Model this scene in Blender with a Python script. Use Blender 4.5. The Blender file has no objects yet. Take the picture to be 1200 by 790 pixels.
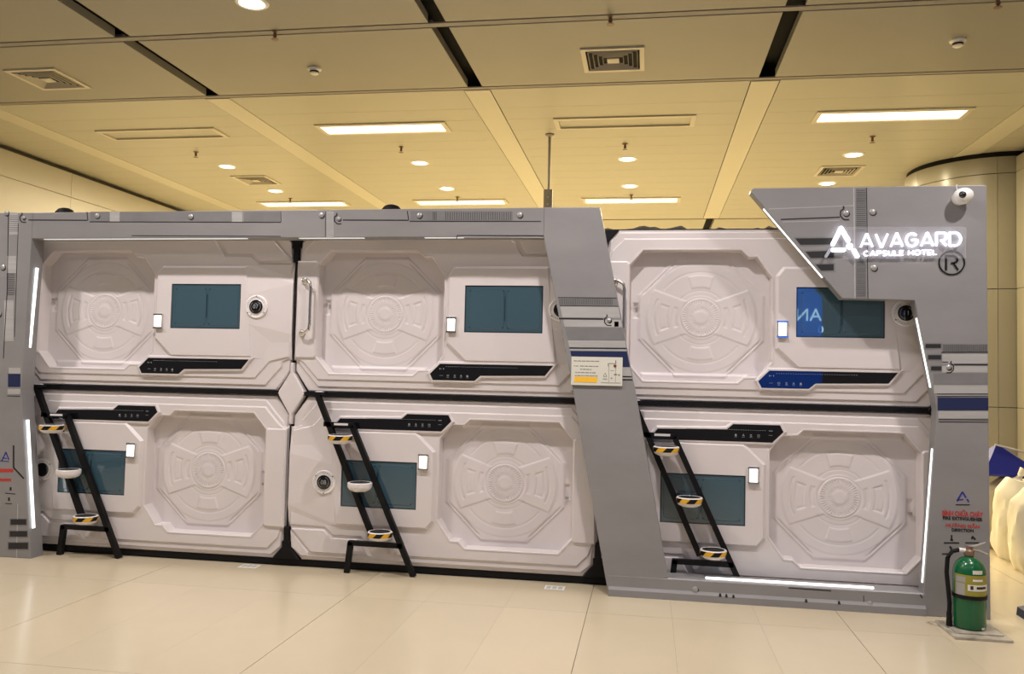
import bpy, bmesh, math, random
import numpy as np
from mathutils import Vector, Matrix
from mathutils.geometry import tessellate_polygon
random.seed(7)
SC = bpy.context.scene
COL = SC.collection
PI = math.pi

# ------------------------------------------------------------------ camera
FPX, YAW, PITCH, ROLL = 981.87, -0.1606, 0.0464, 0.0227
CAMZ = 1.295
CAMP = Vector((0, -5.3, CAMZ))
_f = Vector((math.sin(YAW)*math.cos(PITCH), math.cos(YAW)*math.cos(PITCH), math.sin(PITCH)))
_r = Vector((math.cos(YAW), -math.sin(YAW), 0))
_u = _r.cross(_f)
RR = _r*math.cos(ROLL) + _u*math.sin(ROLL)
UU = -_r*math.sin(ROLL) + _u*math.cos(ROLL)
cd = bpy.data.cameras.new('camera'); cam = bpy.data.objects.new('camera', cd); COL.objects.link(cam)
M = Matrix((RR, UU, -_f)).transposed().to_4x4(); M.translation = CAMP
cam.matrix_world = M
cd.sensor_width = 36; cd.lens = FPX/1200*36; cd.clip_start = .05; cd.clip_end = 100
SC.camera = cam
# ------------------------------------------------------------------ world, exposure
SC.view_settings.view_transform = 'Standard'; SC.view_settings.look = 'None'
SC.view_settings.gamma = 1; SC.view_settings.exposure = 0.0
W = bpy.data.worlds.new('hall_light'); SC.world = W; W.use_nodes = True
bg = W.node_tree.nodes['Background']
bg.inputs[0].default_value = (1.0, .92, .82, 1); bg.inputs[1].default_value = .13

def lamp(name, loc, size, power, color, shape='DISK', size_y=None, spread=PI):
    l = bpy.data.lights.new(name, 'AREA'); l.shape = shape; l.size = size
    if size_y: l.size_y = size_y
    l.energy = power; l.color = color; l.spread = spread
    o = bpy.data.objects.new(name, l); COL.objects.link(o); o.location = loc
    return o
CZ = 3.725                                   # ceiling height
BAYX = [-5.0, -2.62, -.25, 2.13]
WARM = (1, .83, .54); NEUT = (1, .915, .885)
P_FRONT, P_NEAR, P_FARDL, P_TROF, P_BACK = 45, 6, 34, 60, 14
for x in BAYX:
    lamp('downlight_lamp', (x, -1.51, CZ-.035), .13, P_FRONT, NEUT, spread=2.6)
    lamp('downlight_lamp', (x, -.21, CZ-.035), .13, P_NEAR, NEUT, spread=2.4)
    for y in (3.95, 5.27):
        lamp('downlight_lamp', (x, y, CZ-.035), .13, P_FARDL, WARM)
    lamp('troffer_lamp', (x, 6.12, CZ-.03), 1.2, P_TROF*2.1, WARM, 'RECTANGLE', .22)
    lamp('troffer_lamp', (x, 9.6, CZ-.03), 1.2, P_TROF*2.6, WARM, 'RECTANGLE', .22)  # unseen row, added to brighten the ceiling towards the back
    lamp('troffer_lamp', (x, -4.6, CZ-.03), 1.2, P_BACK, NEUT, 'RECTANGLE', .22)
for x in (BAYX[1], BAYX[3]):
    lamp('troffer_lamp', (x, 2.6, CZ-.03), 1.2, P_TROF, WARM, 'RECTANGLE', .22)

# ------------------------------------------------------------------ helpers
def ray(px, py): return (px-600)/FPX*RR - (py-395)/FPX*UU + _f
def at(px, py, Y=-.21):                       # picture point -> point on a plane y = Y
    d = ray(px, py); return CAMP + d*((Y-CAMP.y)/d.y)
def tag(o, label=None, cat=None, group=None, kind=None):
    if label: o['label'] = label
    if cat: o['category'] = cat
    if group: o['group'] = group
    if kind: o['kind'] = kind
    return o
def empty(name, loc=(0, 0, 0)):
    o = bpy.data.objects.new(name, None); COL.objects.link(o); o.location = loc; o.empty_display_size = .1
    return o
def link(name, me, parent=None, loc=None):
    o = bpy.data.objects.new(name, me); COL.objects.link(o)
    if parent: o.parent = parent
    if loc is not None: o.location = loc
    return o
def build(name, bm, mats, parent=None, smooth=False, loc=None):
    bmesh.ops.recalc_face_normals(bm, faces=bm.faces)
    me = bpy.data.meshes.new(name); bm.to_mesh(me); bm.free()
    for m in (mats if isinstance(mats, (list, tuple)) else [mats]): me.materials.append(m)
    if smooth:
        for p in me.polygons: p.use_smooth = True
        me.set_sharp_from_angle(angle=math.radians(38))
    return link(name, me, parent, loc)
def box(bm, x0, x1, y0, y1, z0, z1, mi=0, bev=0):
    vs = [bm.verts.new((x, y, z)) for x in (x0, x1) for y in (y0, y1) for z in (z0, z1)]
    fs = []
    for q in ((0, 1, 3, 2), (4, 6, 7, 5), (0, 4, 5, 1), (2, 3, 7, 6), (0, 2, 6, 4), (1, 5, 7, 3)):
        f = bm.faces.new([vs[i] for i in q]); f.material_index = mi; fs.append(f)
    if bev:
        bmesh.ops.bevel(bm, geom=list({e for f in fs for e in f.edges}), offset=bev, segments=2, affect='EDGES', profile=.7)
def area2(p): return sum(p[i][0]*p[(i+1) % len(p)][1]-p[(i+1) % len(p)][0]*p[i][1] for i in range(len(p)))
def offset(poly, d):                           # ccw, d>0 grows
    n = len(poly); out = []
    for i in range(n):
        a, b, c = Vector(poly[i-1]), Vector(poly[i]), Vector(poly[(i+1) % n])
        e1 = (b-a).normalized(); e2 = (c-b).normalized()
        n1 = Vector((e1.y, -e1.x)); n2 = Vector((e2.y, -e2.x))
        k = 1+n1.dot(n2); k = max(k, .35)
        out.append(tuple(b+(n1+n2)*(d/k)))
    return out
def ccw(p):
    p = [tuple(q) for q in p]
    return p if area2(p) > 0 else p[::-1]
def prism(bm, outer, yb, yf, ch=0., holes=(), mi=0, chd=None, back=False):
    """plate in the x-z plane, front at yf (towards -y), chamfered outer edge"""
    outer = ccw(outer); holes = [ccw(h) for h in holes]
    chd = ch if chd is None else chd
    top = offset(outer, -ch) if ch else outer
    def ring(p, y): return [bm.verts.new((a, y, b)) for a, b in p]
    rt = ring(top, yf); loops = [rt]
    if ch:
        rm = ring(outer, yf+chd)
        for i in range(len(rt)):
            j = (i+1) % len(rt); bm.faces.new((rt[i], rm[i], rm[j], rt[j])).material_index = mi
    else: rm = rt
    rb = ring(outer, yb)
    for i in range(len(rm)):
        j = (i+1) % len(rm); bm.faces.new((rm[i], rb[i], rb[j], rm[j])).material_index = mi
    for h in holes:
        h0 = ring(h, yf); h1 = ring(h, yb)
        for i in range(len(h0)):
            j = (i+1) % len(h0); bm.faces.new((h0[j], h1[j], h1[i], h0[i])).material_index = mi
        loops.append(h0)
    if not holes and len(rt) <= 4: bm.faces.new(rt).material_index = mi
    else:
        es = []
        for l in loops:
            for i in range(len(l)):
                e = bm.edges.get((l[i], l[(i+1) % len(l)])) or bm.edges.new((l[i], l[(i+1) % len(l)])); es.append(e)
        r = bmesh.ops.triangle_fill(bm, edges=es, use_dissolve=False, normal=(0, -1, 0))
        for g in r['geom']:
            if isinstance(g, bmesh.types.BMFace): g.material_index = mi
    if back and not holes:
        try: bm.faces.new(rb[::-1]).material_index = mi
        except ValueError: pass
def tube(bm, pts, r, seg=10, mi=0, caps=True):
    pts = [Vector(p) for p in pts]; rings = []
    for i, p in enumerate(pts):
        if i == 0: t = pts[1]-p
        elif i == len(pts)-1: t = p-pts[-2]
        else: t = (pts[i+1]-p).normalized()+(p-pts[i-1]).normalized()
        t.normalize(); a = Vector((0, 0, 1)) if abs(t.z) < .9 else Vector((0, 1, 0))
        s = t.cross(a).normalized(); w = s.cross(t)
        rad = r[i] if isinstance(r, (list, tuple)) else r
        rings.append([bm.verts.new(p+(s*math.cos(k*2*PI/seg)+w*math.sin(k*2*PI/seg))*rad) for k in range(seg)])
    for a, b in zip(rings, rings[1:]):
        for k in range(seg): bm.faces.new((a[k], a[(k+1) % seg], b[(k+1) % seg], b[k])).material_index = mi
    if caps:
        bm.faces.new(rings[0][::-1]).material_index = mi; bm.faces.new(rings[-1]).material_index = mi
def bar(bm, a, b, w, d, mi=0):                 # square bar from a to b in the x-z plane
    a, b = Vector(a), Vector(b); t = (b-a).normalized(); s = Vector((t.z, 0, -t.x)).normalized()*w/2; y = Vector((0, d/2, 0))
    A = [bm.verts.new(a+p*s+q*y) for p, q in ((-1, -1), (1, -1), (1, 1), (-1, 1))]
    B = [bm.verts.new(b+p*s+q*y) for p, q in ((-1, -1), (1, -1), (1, 1), (-1, 1))]
    for k in range(4): bm.faces.new((A[k], A[(k+1) % 4], B[(k+1) % 4], B[k])).material_index = mi
    bm.faces.new(A[::-1]).material_index = mi; bm.faces.new(B).material_index = mi
def lathe(bm, prof, c=(0, 0, 0), seg=32, axis='z', mi=0, caps=True):
    rings = []
    for r, h in prof:
        ring = []
        for k in range(seg):
            a = k*2*PI/seg; x, y = r*math.cos(a), r*math.sin(a)
            p = (x, y, h) if axis == 'z' else (x, -h, y)
            ring.append(bm.verts.new((c[0]+p[0], c[1]+p[1], c[2]+p[2])))
        rings.append(ring)
    for a, b in zip(rings, rings[1:]):
        for k in range(seg): bm.faces.new((a[k], a[(k+1) % seg], b[(k+1) % seg], b[k])).material_index = mi
    if caps and prof[0][0] > 1e-6: bm.faces.new(rings[0][::-1]).material_index = mi
    if caps and prof[-1][0] > 1e-6: bm.faces.new(rings[-1]).material_index = mi
    bmesh.ops.remove_doubles(bm, verts=bm.verts, dist=1e-6)
def new(): return bmesh.new()
def disc_poly(cx, cz, r, n=24, r2=None): return [(cx+r*math.cos(k*2*PI/n), cz+(r2 or r)*math.sin(k*2*PI/n)) for k in range(n)]

# ------------------------------------------------------------------ materials
def mat(name, color, rough=.5, metal=0, ior=1.45, emit=None, estr=0, noise=0, nscale=20, stretch=(1, 1, 1), bump=0, bscale=60, alpha=None, coat=0, trans=0):
    m = bpy.data.materials.new(name); m.use_nodes = True; nt = m.node_tree; b = nt.nodes['Principled BSDF']
    b.inputs['Base Color'].default_value = (*color, 1); b.inputs['Roughness'].default_value = rough
    b.inputs['Metallic'].default_value = metal; b.inputs['IOR'].default_value = ior
    if coat: b.inputs['Coat Weight'].default_value = coat; b.inputs['Coat Roughness'].default_value = .08
    if trans: b.inputs['Transmission Weight'].default_value = trans
    if alpha is not None: b.inputs['Alpha'].default_value = alpha
    if emit: b.inputs['Emission Color'].default_value = (*emit, 1); b.inputs['Emission Strength'].default_value = estr
    if noise or bump:
        tc = nt.nodes.new('ShaderNodeTexCoord'); mp = nt.nodes.new('ShaderNodeMapping'); mp.inputs['Scale'].default_value = stretch
        nt.links.new(tc.outputs['Object'], mp.inputs[0])
    if noise:
        n = nt.nodes.new('ShaderNodeTexNoise'); n.inputs['Scale'].default_value = nscale; n.inputs['Detail'].default_value = 5
        mr = nt.nodes.new('ShaderNodeMapRange'); mr.inputs[1].default_value = .3; mr.inputs[2].default_value = .7
        mr.inputs[3].default_value = 1-noise; mr.inputs[4].default_value = 1+noise
        mx = nt.nodes.new('ShaderNodeVectorMath'); mx.operation = 'SCALE'; mx.inputs[0].default_value = color
        nt.links.new(mp.outputs[0], n.inputs[0]); nt.links.new(n.outputs[0], mr.inputs[0]); nt.links.new(mr.outputs[0], mx.inputs['Scale'])
        nt.links.new(mx.outputs[0], b.inputs['Base Color'])
    if bump:
        n2 = nt.nodes.new('ShaderNodeTexNoise'); n2.inputs['Scale'].default_value = bscale; n2.inputs['Detail'].default_value = 3
        bp = nt.nodes.new('ShaderNodeBump'); bp.inputs['Strength'].default_value = bump; bp.inputs['Distance'].default_value = .01
        nt.links.new(mp.outputs[0], n2.inputs[0]); nt.links.new(n2.outputs[0], bp.inputs['Height']); nt.links.new(bp.outputs[0], b.inputs['Normal'])
    return m
m_white = mat('white_shell_plastic', (.70, .655, .655), .38, noise=.015, nscale=3)
m_door = mat('white_door_plastic', (.70, .655, .66), .42, noise=.015, nscale=4)
m_lip = mat('white_gloss_trim', (.80, .77, .77), .3)
m_black = mat('black_steel', (.006, .006, .007), .55, ior=1.3)
m_blackmatte = mat('black_matte', (.008, .008, .008), .8)
m_panel = mat('black_glass_touch_panel', (.006, .006, .008), .03, ior=1.6)
m_icon = mat('grey_panel_print', (.35, .36, .38), .5)
m_teal = mat('teal_tinted_film', (.048, .100, .135), .015, ior=1.9, coat=.0)
m_tealdark = mat('dark_teal_frame', (.018, .042, .062), .15, ior=1.6)
m_chrome = mat('chrome', (.72, .70, .65), .20, metal=1)
m_steel = mat('brushed_steel', (.5, .49, .47), .35, metal=1)
m_lampwhite = mat('lit_lamp_lens', (.9, .9, .9), .4, emit=(1, .97, .95), estr=3)
m_led = mat('lit_led_strip', (.9, .9, .9), .4, emit=(.95, 1, .98), estr=1.8)
m_leddim = mat('dim_led_strip', (.85, .85, .85), .4, emit=(.95, 1, .98), estr=.55)
m_ledoff = mat('aluminium_strip', (.75, .75, .75), .3, metal=.6)
m_clad = mat('grey_printed_cladding', (.262, .258, .264), .38, noise=.07, nscale=2.5, stretch=(1, 1, 2.2), bump=.04, bscale=9)
m_cladL = mat('light_grey_print', (.42, .42, .42), .42, noise=.08, nscale=9, stretch=(.3, 1, 5))
m_cladM = mat('mid_grey_print', (.20, .20, .205), .42, noise=.06, nscale=9)
m_cladD = mat('dark_grey_print', (.022, .022, .024), .5)
m_line = mat('black_line_print', (.018, .018, .02), .5)
m_hi = mat('pale_line_print', (.55, .55, .56), .45)
m_navy = mat('navy_print', (.018, .026, .085), .4)
m_bolt = mat('bolt_grey', (.38, .38, .38), .35, metal=.3)
m_red = mat('red_print', (.50, .045, .04), .5)
m_blue = mat('blue_print', (.03, .035, .28), .5)
m_letter = mat('lit_letter_acrylic', (.95, .95, 1), .4, emit=(.97, .96, 1), estr=1.25)
m_acryl = mat('clear_acrylic_sheet', (.78, .78, .9), .2, alpha=.16)
m_yellow = mat('hazard_yellow', (.72, .40, .02), .45)
m_orange = mat('poster_yellow', (.95, .55, .04), .5)
m_green = mat('green_enamel', (.003, .105, .035), .25, coat=.3)
m_gold = mat('gold_label', (.30, .27, .04), .45)
m_paper = mat('cream_paper', (.70, .70, .62), .5)
m_ink = mat('grey_ink', (.22, .22, .19), .6)
m_plate = mat('clear_marble_plate', (.42, .38, .31), .2, noise=.3, nscale=16)
m_sack = mat('white_woven_sack', (.84, .79, .62), .7, noise=.04, nscale=5, bump=.3, bscale=12)
m_cloth = mat('beige_cloth', (.50, .44, .32), .8, noise=.1, nscale=8)
m_bluebag = mat('blue_plastic_sheet', (.012, .02, .26), .35)
m_dkblue = mat('dark_blue_plastic', (.02, .035, .09), .5)
m_tile = mat('polished_beige_tile', (.56, .485, .345), .21, noise=.035, nscale=1.7, bump=.012, bscale=3)
m_tile2 = mat('polished_beige_tile_pale', (.575, .495, .35), .20, noise=.03, nscale=1.3, bump=.012, bscale=3)
m_grout = mat('brown_grout', (.13, .10, .07), .8)
m_near_shaded = mat('dull_beige_ceiling_panel', (.30, .288, .245), .4, noise=.015, nscale=2)  # cream ceiling metal again, dimmer near-zone light painted in as a darker colour
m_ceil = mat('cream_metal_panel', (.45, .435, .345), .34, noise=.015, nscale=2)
m_strip = mat('cream_metal_strip', (.57, .545, .43), .34)
m_channel = mat('grey_metal_channel', (.27, .25, .23), .45)
m_plenum = mat('black_plenum', (.006, .006, .006), .9)
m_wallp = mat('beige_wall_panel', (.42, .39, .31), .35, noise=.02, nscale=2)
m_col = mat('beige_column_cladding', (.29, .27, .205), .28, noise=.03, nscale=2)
m_joint = mat('dark_joint', (.06, .055, .045), .8)
m_vent = mat('cream_grille', (.62, .58, .48), .4)
m_fix = mat('cream_fixture', (.60, .56, .46), .4)
m_diff = mat('unlit_diffuser', (.80, .76, .66), .5)
m_diffon = mat('lit_diffuser', (1, .95, .85), .5, emit=(1, .90, .66), estr=3.0)
m_dl = mat('lit_downlight_lens', (1, .95, .85), .5, emit=(1, .93, .74), estr=4.5)
m_camw = mat('white_plastic', (.80, .80, .78), .3)
m_greyp = mat('grey_box_plastic', (.33, .30, .26), .5)
m_valve = mat('bronze_valve', (.22, .14, .10), .4, metal=.3)
m_fabric = mat('black_crumpled_fabric', (.01, .01, .009), .9, bump=.5, bscale=20)
m_adblue = mat('backlit_blue_sign', (.02, .12, .5), .4, emit=(.008, .12, .75), estr=2.4)
m_adtext = mat('backlit_white_letters', (.9, .9, .9), .4, emit=(.45, .8, 1), estr=5)
m_hazred = mat('dark_red_strip', (.22, .05, .03), .6)

def text(name, s, size, matl, X, Z, Y, parent, ext=.001, align='CENTER', flip=False, sx=1.0, bold=0.0):
    cu = bpy.data.curves.new(name, 'FONT'); cu.body = s; cu.size = size; cu.extrude = ext; cu.align_x = align; cu.align_y = 'CENTER'
    cu.resolution_u = 3; cu.offset = bold
    tmp = bpy.data.objects.new('tmp', cu); COL.objects.link(tmp)
    bpy.context.view_layer.update()
    me = bpy.data.meshes.new_from_object(tmp.evaluated_get(bpy.context.evaluated_depsgraph_get()))
    bpy.data.objects.remove(tmp)
    rot = Matrix.Rotation(PI/2, 4, 'X')
    if flip: rot = Matrix.Rotation(PI, 4, 'Z') @ rot
    me.transform(Matrix.Translation((X, Y, Z)) @ rot @ Matrix.Scale(sx, 4, (1, 0, 0)))
    me.materials.clear(); me.materials.append(matl); me.name = name
    return link(name, me, parent)
def stroke(bm, pts, w, y, d=.006, closed=False, mi=0):
    """flat mitred stroke with round-ish joints, drawn in x-z"""
    n = len(pts)
    for i in range(n if closed else n-1):
        a, b = Vector(pts[i]), Vector(pts[(i+1) % n])
        if (b-a).length < 1e-6: continue
        t = (b-a).normalized(); s = Vector((-t.y, t.x))*w/2
        k = .0 if not closed and n == 2 else w*.32
        a2 = a-t*(k if (i > 0 or closed) else 0); b2 = b+t*(k if (i < n-2 or closed) else 0)
        prism(bm, [a2-s, b2-s, b2+s, a2+s], y+d, y, mi=mi)

# ------------------------------------------------------------------ floor
XT = [.145-.455+.4575*k for k in range(-14, 9)]          # joints every third one stronger
bm = new(); box(bm, -7.4, 4.6, -8.5, 12.5, -.06, -.004)
floor = build('floor', bm, m_grout); tag(floor, 'polished beige tile floor of the hall', kind='structure')
pitch = 1.3867
tm = {}
ys = [-.60+1.385*k for k in range(-4, 6)]
tidx = 0
for jy, y0 in enumerate(ys):
    for k in range(-14, 9):
        g0 = .0016 if k % 3 == 0 else .0003; g1 = .0016 if (k+1) % 3 == 0 else .0003
        key = (k % 3, (k+jy*2) % 5 == 0)
        if key not in tm:
            b = new(); w = pitch/3
            box(b, g0, w-g1, .001, 1.385-.001, -.02, 0)
            me = bpy.data.meshes.new('tile'); bmesh.ops.recalc_face_normals(b, faces=b.faces); b.to_mesh(me); b.free()
            me.materials.append(m_tile2 if key[1] else m_tile); tm[key] = me
        x = -.308+k*pitch/3
        if x > 4.4 or x < -7.2: continue
        link('tile', tm[key], floor, (x, y0, 0))
# plain tiled floor behind the camera
bm = new(); box(bm, -7.4, 4.6, -8.5, ys[0], -.02, 0); build('rear_floor', bm, m_tile, floor)
bm = new(); box(bm, -7.4, 4.6, ys[-1]+1.385, 12.5, -.02, 0); build('far_floor', bm, m_tile, floor)

# ------------------------------------------------------------------ ceiling
bm = new(); box(bm, -7.4, 4.6, -8.5, 12.5, CZ+.12, CZ+.2)
ceiling = build('ceiling', bm, m_plenum); tag(ceiling, 'cream metal panel ceiling with black slots', kind='structure')
SX = [.91+2.38*k for k in range(-4, 3)]
pan = {}
def panel(name, w, l, m, x, y, t=.012, z=0):
    if name == 'ceiling_panel': t = .065
    key = (name, round(w, 3), round(l, 3), m.name)
    if key not in pan:
        b = new(); box(b, -w/2, w/2, -l/2, l/2, 0, t, bev=.003)
        me = bpy.data.meshes.new(name); b.to_mesh(me); b.free(); me.materials.append(m); pan[key] = me
    return link(name, pan[key], ceiling, (x, y, CZ+z))
rows = [(1.595-1.30*(k+1)+.02, 1.595-1.30*k-.075) for k in range(0, 7)]
for i in range(len(SX)-1):
    xc = (SX[i]+SX[i+1])/2; w = 2.38-.125
    if xc < -8 or xc > 4.8: continue
    for (a, b) in rows: panel('ceiling_panel', w, b-a, m_near_shaded, xc, (a+b)/2)
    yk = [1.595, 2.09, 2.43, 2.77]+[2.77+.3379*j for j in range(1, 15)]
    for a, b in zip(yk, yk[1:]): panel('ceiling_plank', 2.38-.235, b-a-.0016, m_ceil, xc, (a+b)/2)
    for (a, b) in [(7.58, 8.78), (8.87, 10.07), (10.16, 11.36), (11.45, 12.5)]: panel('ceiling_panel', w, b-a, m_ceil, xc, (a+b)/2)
for k in range(0, 8):                                    # grey cross channels between the panel rows
    y = 1.595-1.30*k-.028
    panel('cross_channel', 12.0, .062, m_channel, -1.4, y+.012, z=.004)
panel('cross_channel', 12.0, .05, m_channel, -1.4, 7.55, z=.02)
for x in SX:
    if -7 < x < 4.5:
        panel('ceiling_strip', .222, 5.88, m_strip, x, 1.605+2.94, z=-.003)

def at_ceiling(o, x, y): o.location = (x, y, CZ)
def copies(proto, places, labels):
    out = []
    for i, (p, lb) in enumerate(zip(places, labels)):
        if i == 0: c = proto
        else:
            c = proto.copy(); COL.objects.link(c)
            for ch in list(proto.children):
                d = ch.copy(); COL.objects.link(d); d.parent = c
                for g in list(ch.children):
                    e = g.copy(); COL.objects.link(e); e.parent = d
        c.location = p; c['label'] = lb; out.append(c)
    return out
def troffer(on):
    t = empty('ceiling_light'); tag(t, 'x', 'ceiling light', 'rectangular troffers in the ceiling')
    b = new(); o = [(-.66, -.17), (.66, -.17), (.66, .17), (-.66, .17)]; i = [(-.615, -.125), (.615, -.125), (.615, .125), (-.615, .125)]
    vo = [b.verts.new((x, y, -.012)) for x, y in o]; vi = [b.verts.new((x, y, -.016)) for x, y in i]; vu = [b.verts.new((x, y, .01)) for x, y in i]; vt = [b.verts.new((x, y, .012)) for x, y in o]
    for k in range(4):
        j = (k+1) % 4
        b.faces.new((vo[k], vo[j], vi[j], vi[k])); b.faces.new((vi[k], vi[j], vu[j], vu[k])); b.faces.new((vo[j], vo[k], vt[k], vt[j]))
    build('frame', b, m_fix, t)
    b = new(); box(b, -.615, .615, -.125, .125, -.006 if on else .004, .01); build('diffuser', b, m_diffon if on else m_diff, t)
    return t
copies(troffer(True), [(BAYX[1], 2.6, CZ), (BAYX[3], 2.6, CZ), (BAYX[0]+.05, 6.12, CZ), (BAYX[1], 6.12, CZ), (BAYX[2], 6.12, CZ), (BAYX[3], 6.12, CZ)],
       ['lit rectangular ceiling light above the middle capsules, nearer row', 'lit rectangular ceiling light above the illuminated hotel sign', 'lit far ceiling light just above the left capsule column',
        'lit far ceiling light just above the middle capsule column', 'lit far ceiling light to the right of the hanging pole', 'lit far ceiling light hidden behind the hotel sign board'])
copies(troffer(False), [(BAYX[0], 2.6, CZ), (BAYX[2], 2.6, CZ)],
       ['unlit cream rectangular ceiling light above the left capsules', 'unlit cream rectangular ceiling light at the top of the hanging pole'])
copies(troffer(True), [(x, 9.6, CZ) for x in BAYX], ['lit ceiling light in the farthest row behind the capsules, %s of four' % n for n in ('leftmost', 'second', 'third', 'rightmost')])  # added fixtures for the unseen row that lifts the far ceiling
copies(troffer(True), [(x, -4.6, CZ) for x in BAYX], ['lit ceiling light in the hall in front of the capsules, %s of four' % n for n in ('leftmost', 'second', 'third', 'rightmost')])
def downlight():
    t = empty('downlight'); tag(t, 'x', 'downlight', 'round recessed downlights in the ceiling')
    b = new(); lathe(b, [(.085, -.008), (.105, -.008), (.112, 0), (.112, .01)], seg=28, caps=False); build('trim_ring', b, m_camw, t, True)
    b = new(); lathe(b, [(0, -.018), (.05, -.016), (.087, -.006), (.087, .004)], seg=28); build('lens', b, m_dl, t)
    return t
dls = [(x, y, CZ) for y in (-.21, 3.95, 5.27, -1.51) for x in BAYX]
dn = ['leftmost', 'second from left', 'third from left', 'rightmost']
dlab = ['bright round downlight cut by the top edge of the photo, %s bay' % n for n in dn] + ['lit round downlight in the nearer row behind the capsules, %s' % n for n in dn] + \
       ['lit round downlight in the farther row behind the capsules, %s' % n for n in dn] + ['lit round downlight in the row in front of the capsules, %s' % n for n in dn]
dlab[1] = 'bright round downlight cut by the top edge of the photo'
copies(downlight(), dls, dlab)
def vent():
    t = empty('ceiling_vent'); tag(t, 'x', 'vent', 'square air diffusers in the ceiling')
    def sq(h): return [(-h, -h), (h, -h), (h, h), (-h, h)]
    for j, h in enumerate((.235, .185, .15, .115, .08)):
        b = new(); o = sq(h); i = sq(h-(.035 if j == 0 else .018)); z0, z1 = (-.012, -.004) if j == 0 else (-.018, .03)
        vo = [b.verts.new((x, y, z0)) for x, y in o]; vi = [b.verts.new((x, y, z0 if j == 0 else z1)) for x, y in i]; vt = [b.verts.new((x, y, z0+.012)) for x, y in o]
        for k in range(4):
            q = (k+1) % 4; b.faces.new((vo[k], vo[q], vi[q], vi[k])); b.faces.new((vo[q], vo[k], vt[k], vt[q]))
        build('frame' if j == 0 else 'louvre', b, m_vent, t)
    b = new(); box(b, -.045, .045, -.045, .045, -.016, -.01); build('centre_plate', b, m_vent, t)
    b = new(); box(b, -.2, .2, -.2, .2, -.002, .004); build('dark_duct', b, m_plenum, t)
    return t
copies(vent(), [(-5.05, .98, CZ), (-.29, 1.02, CZ), (-4.97, 4.65, CZ), (2.13, 4.65, CZ)],
       ['square cream air vent near the left edge of the ceiling', 'square cream air vent at top centre of the ceiling, nearest the black slot', 'small far air vent between the two left downlights', 'small far air vent between the two right downlights'])
def sprinkler():
    t = empty('sprinkler'); tag(t, 'x', 'sprinkler', 'fire sprinklers hanging from the ceiling')
    b = new(); lathe(b, [(.028, 0), (.028, -.006), (.012, -.012), (.012, -.035), (.018, -.04), (.006, -.05)], seg=12); build('body', b, m_valve, t, True)
    b = new(); lathe(b, [(0, -.06), (.026, -.061), (.026, -.064), (0, -.066)], seg=12); build('deflector', b, m_valve, t)
    return t
spots = [(-2.68, .27), (-.28, .27), (2.14, .27), (-5.03, 3.30), (-2.64, 3.28), (-.26, 3.35), (2.15, 3.28), (-5.0, 5.75), (-2.6, 5.8), (-.24, 5.8)]
copies(sprinkler(), [(x, y, CZ+.012 if y < 1 else CZ) for x, y in spots],
       ['small sprinkler in the ceiling channel, left of the black middle slot', 'small sprinkler in the ceiling channel above the square top vent', 'small sprinkler in the ceiling channel at the top right corner',
        'small sprinkler near the unlit left ceiling light', 'small sprinkler below the lit left ceiling light', 'small sprinkler below the unlit middle ceiling light', 'small sprinkler below the lit right ceiling light',
        'tiny far sprinkler by the far light above the left capsules', 'tiny far sprinkler by the far light above the middle capsules', 'tiny far sprinkler by the far light right of the hanging pole'])
def detector():
    t = empty('smoke_detector'); tag(t, 'x', 'smoke detector', 'round smoke detectors on the ceiling')
    b = new(); lathe(b, [(.055, 0), (.055, -.012), (.048, -.018), (.036, -.022), (.034, -.045), (.022, -.052), (0, -.053)], seg=24); build('housing', b, m_camw, t, True)
    b = new(); lathe(b, [(.0365, -.027), (.0365, -.038)], seg=24); build('sensor_slot', b, m_black, t)
    return t
copies(detector(), [(-2.67, .97, CZ), (2.12, .9, CZ)], ['pale round smoke detector left of the ceiling middle slot', 'pale round smoke detector at the upper right of the ceiling'])

# ------------------------------------------------------------------ walls and column
bm = new(); box(bm, -7.35, -7.06, -3, 12.5, 0, CZ-.02)
wl = build('wall_left', bm, m_joint); tag(wl, 'beige panelled left wall', kind='structure')
for j, (z0, z1) in enumerate([(.0, .95), (.96, 2.15), (2.16, 3.365), (3.37, 3.665)]):
    for k in range(6):
        b = new(); y0 = 3.92-2.4*3+2.4*k; box(b, -7.06, -7.03, y0+.002, y0+2.398, z0, z1, bev=.002); build('wall_panel', b, m_wallp, wl)
bm = new(); box(bm, 3.71, 3.95, -2.6, 3.9, 0, CZ-.06)
wr = build('wall_right', bm, m_joint); tag(wr, 'beige tiled right wall running towards the camera', kind='structure')
for z0, z1 in [(.0, 1.085), (1.09, 2.295), (2.30, 3.495), (3.50, CZ-.07)]:
    for k in range(6):
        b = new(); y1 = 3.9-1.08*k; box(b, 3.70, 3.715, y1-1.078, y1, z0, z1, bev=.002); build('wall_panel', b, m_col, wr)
bm = new(); box(bm, -7.4, 4.6, 12.4, 12.5, 0, CZ); wb = build('wall_back', bm, m_wallp); tag(wb, 'far back wall', kind='structure')
CC = (3.74, 4.75); CR = .84
col = empty('column', (CC[0], CC[1], 0)); tag(col, 'round beige clad column rising behind the hotel sign', 'column')
b = new(); lathe(b, [(CR-.02, 0), (CR-.02, CZ+.1)], seg=64); build('column_core', b, m_plenum, col, True)
nseg = 6
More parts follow.
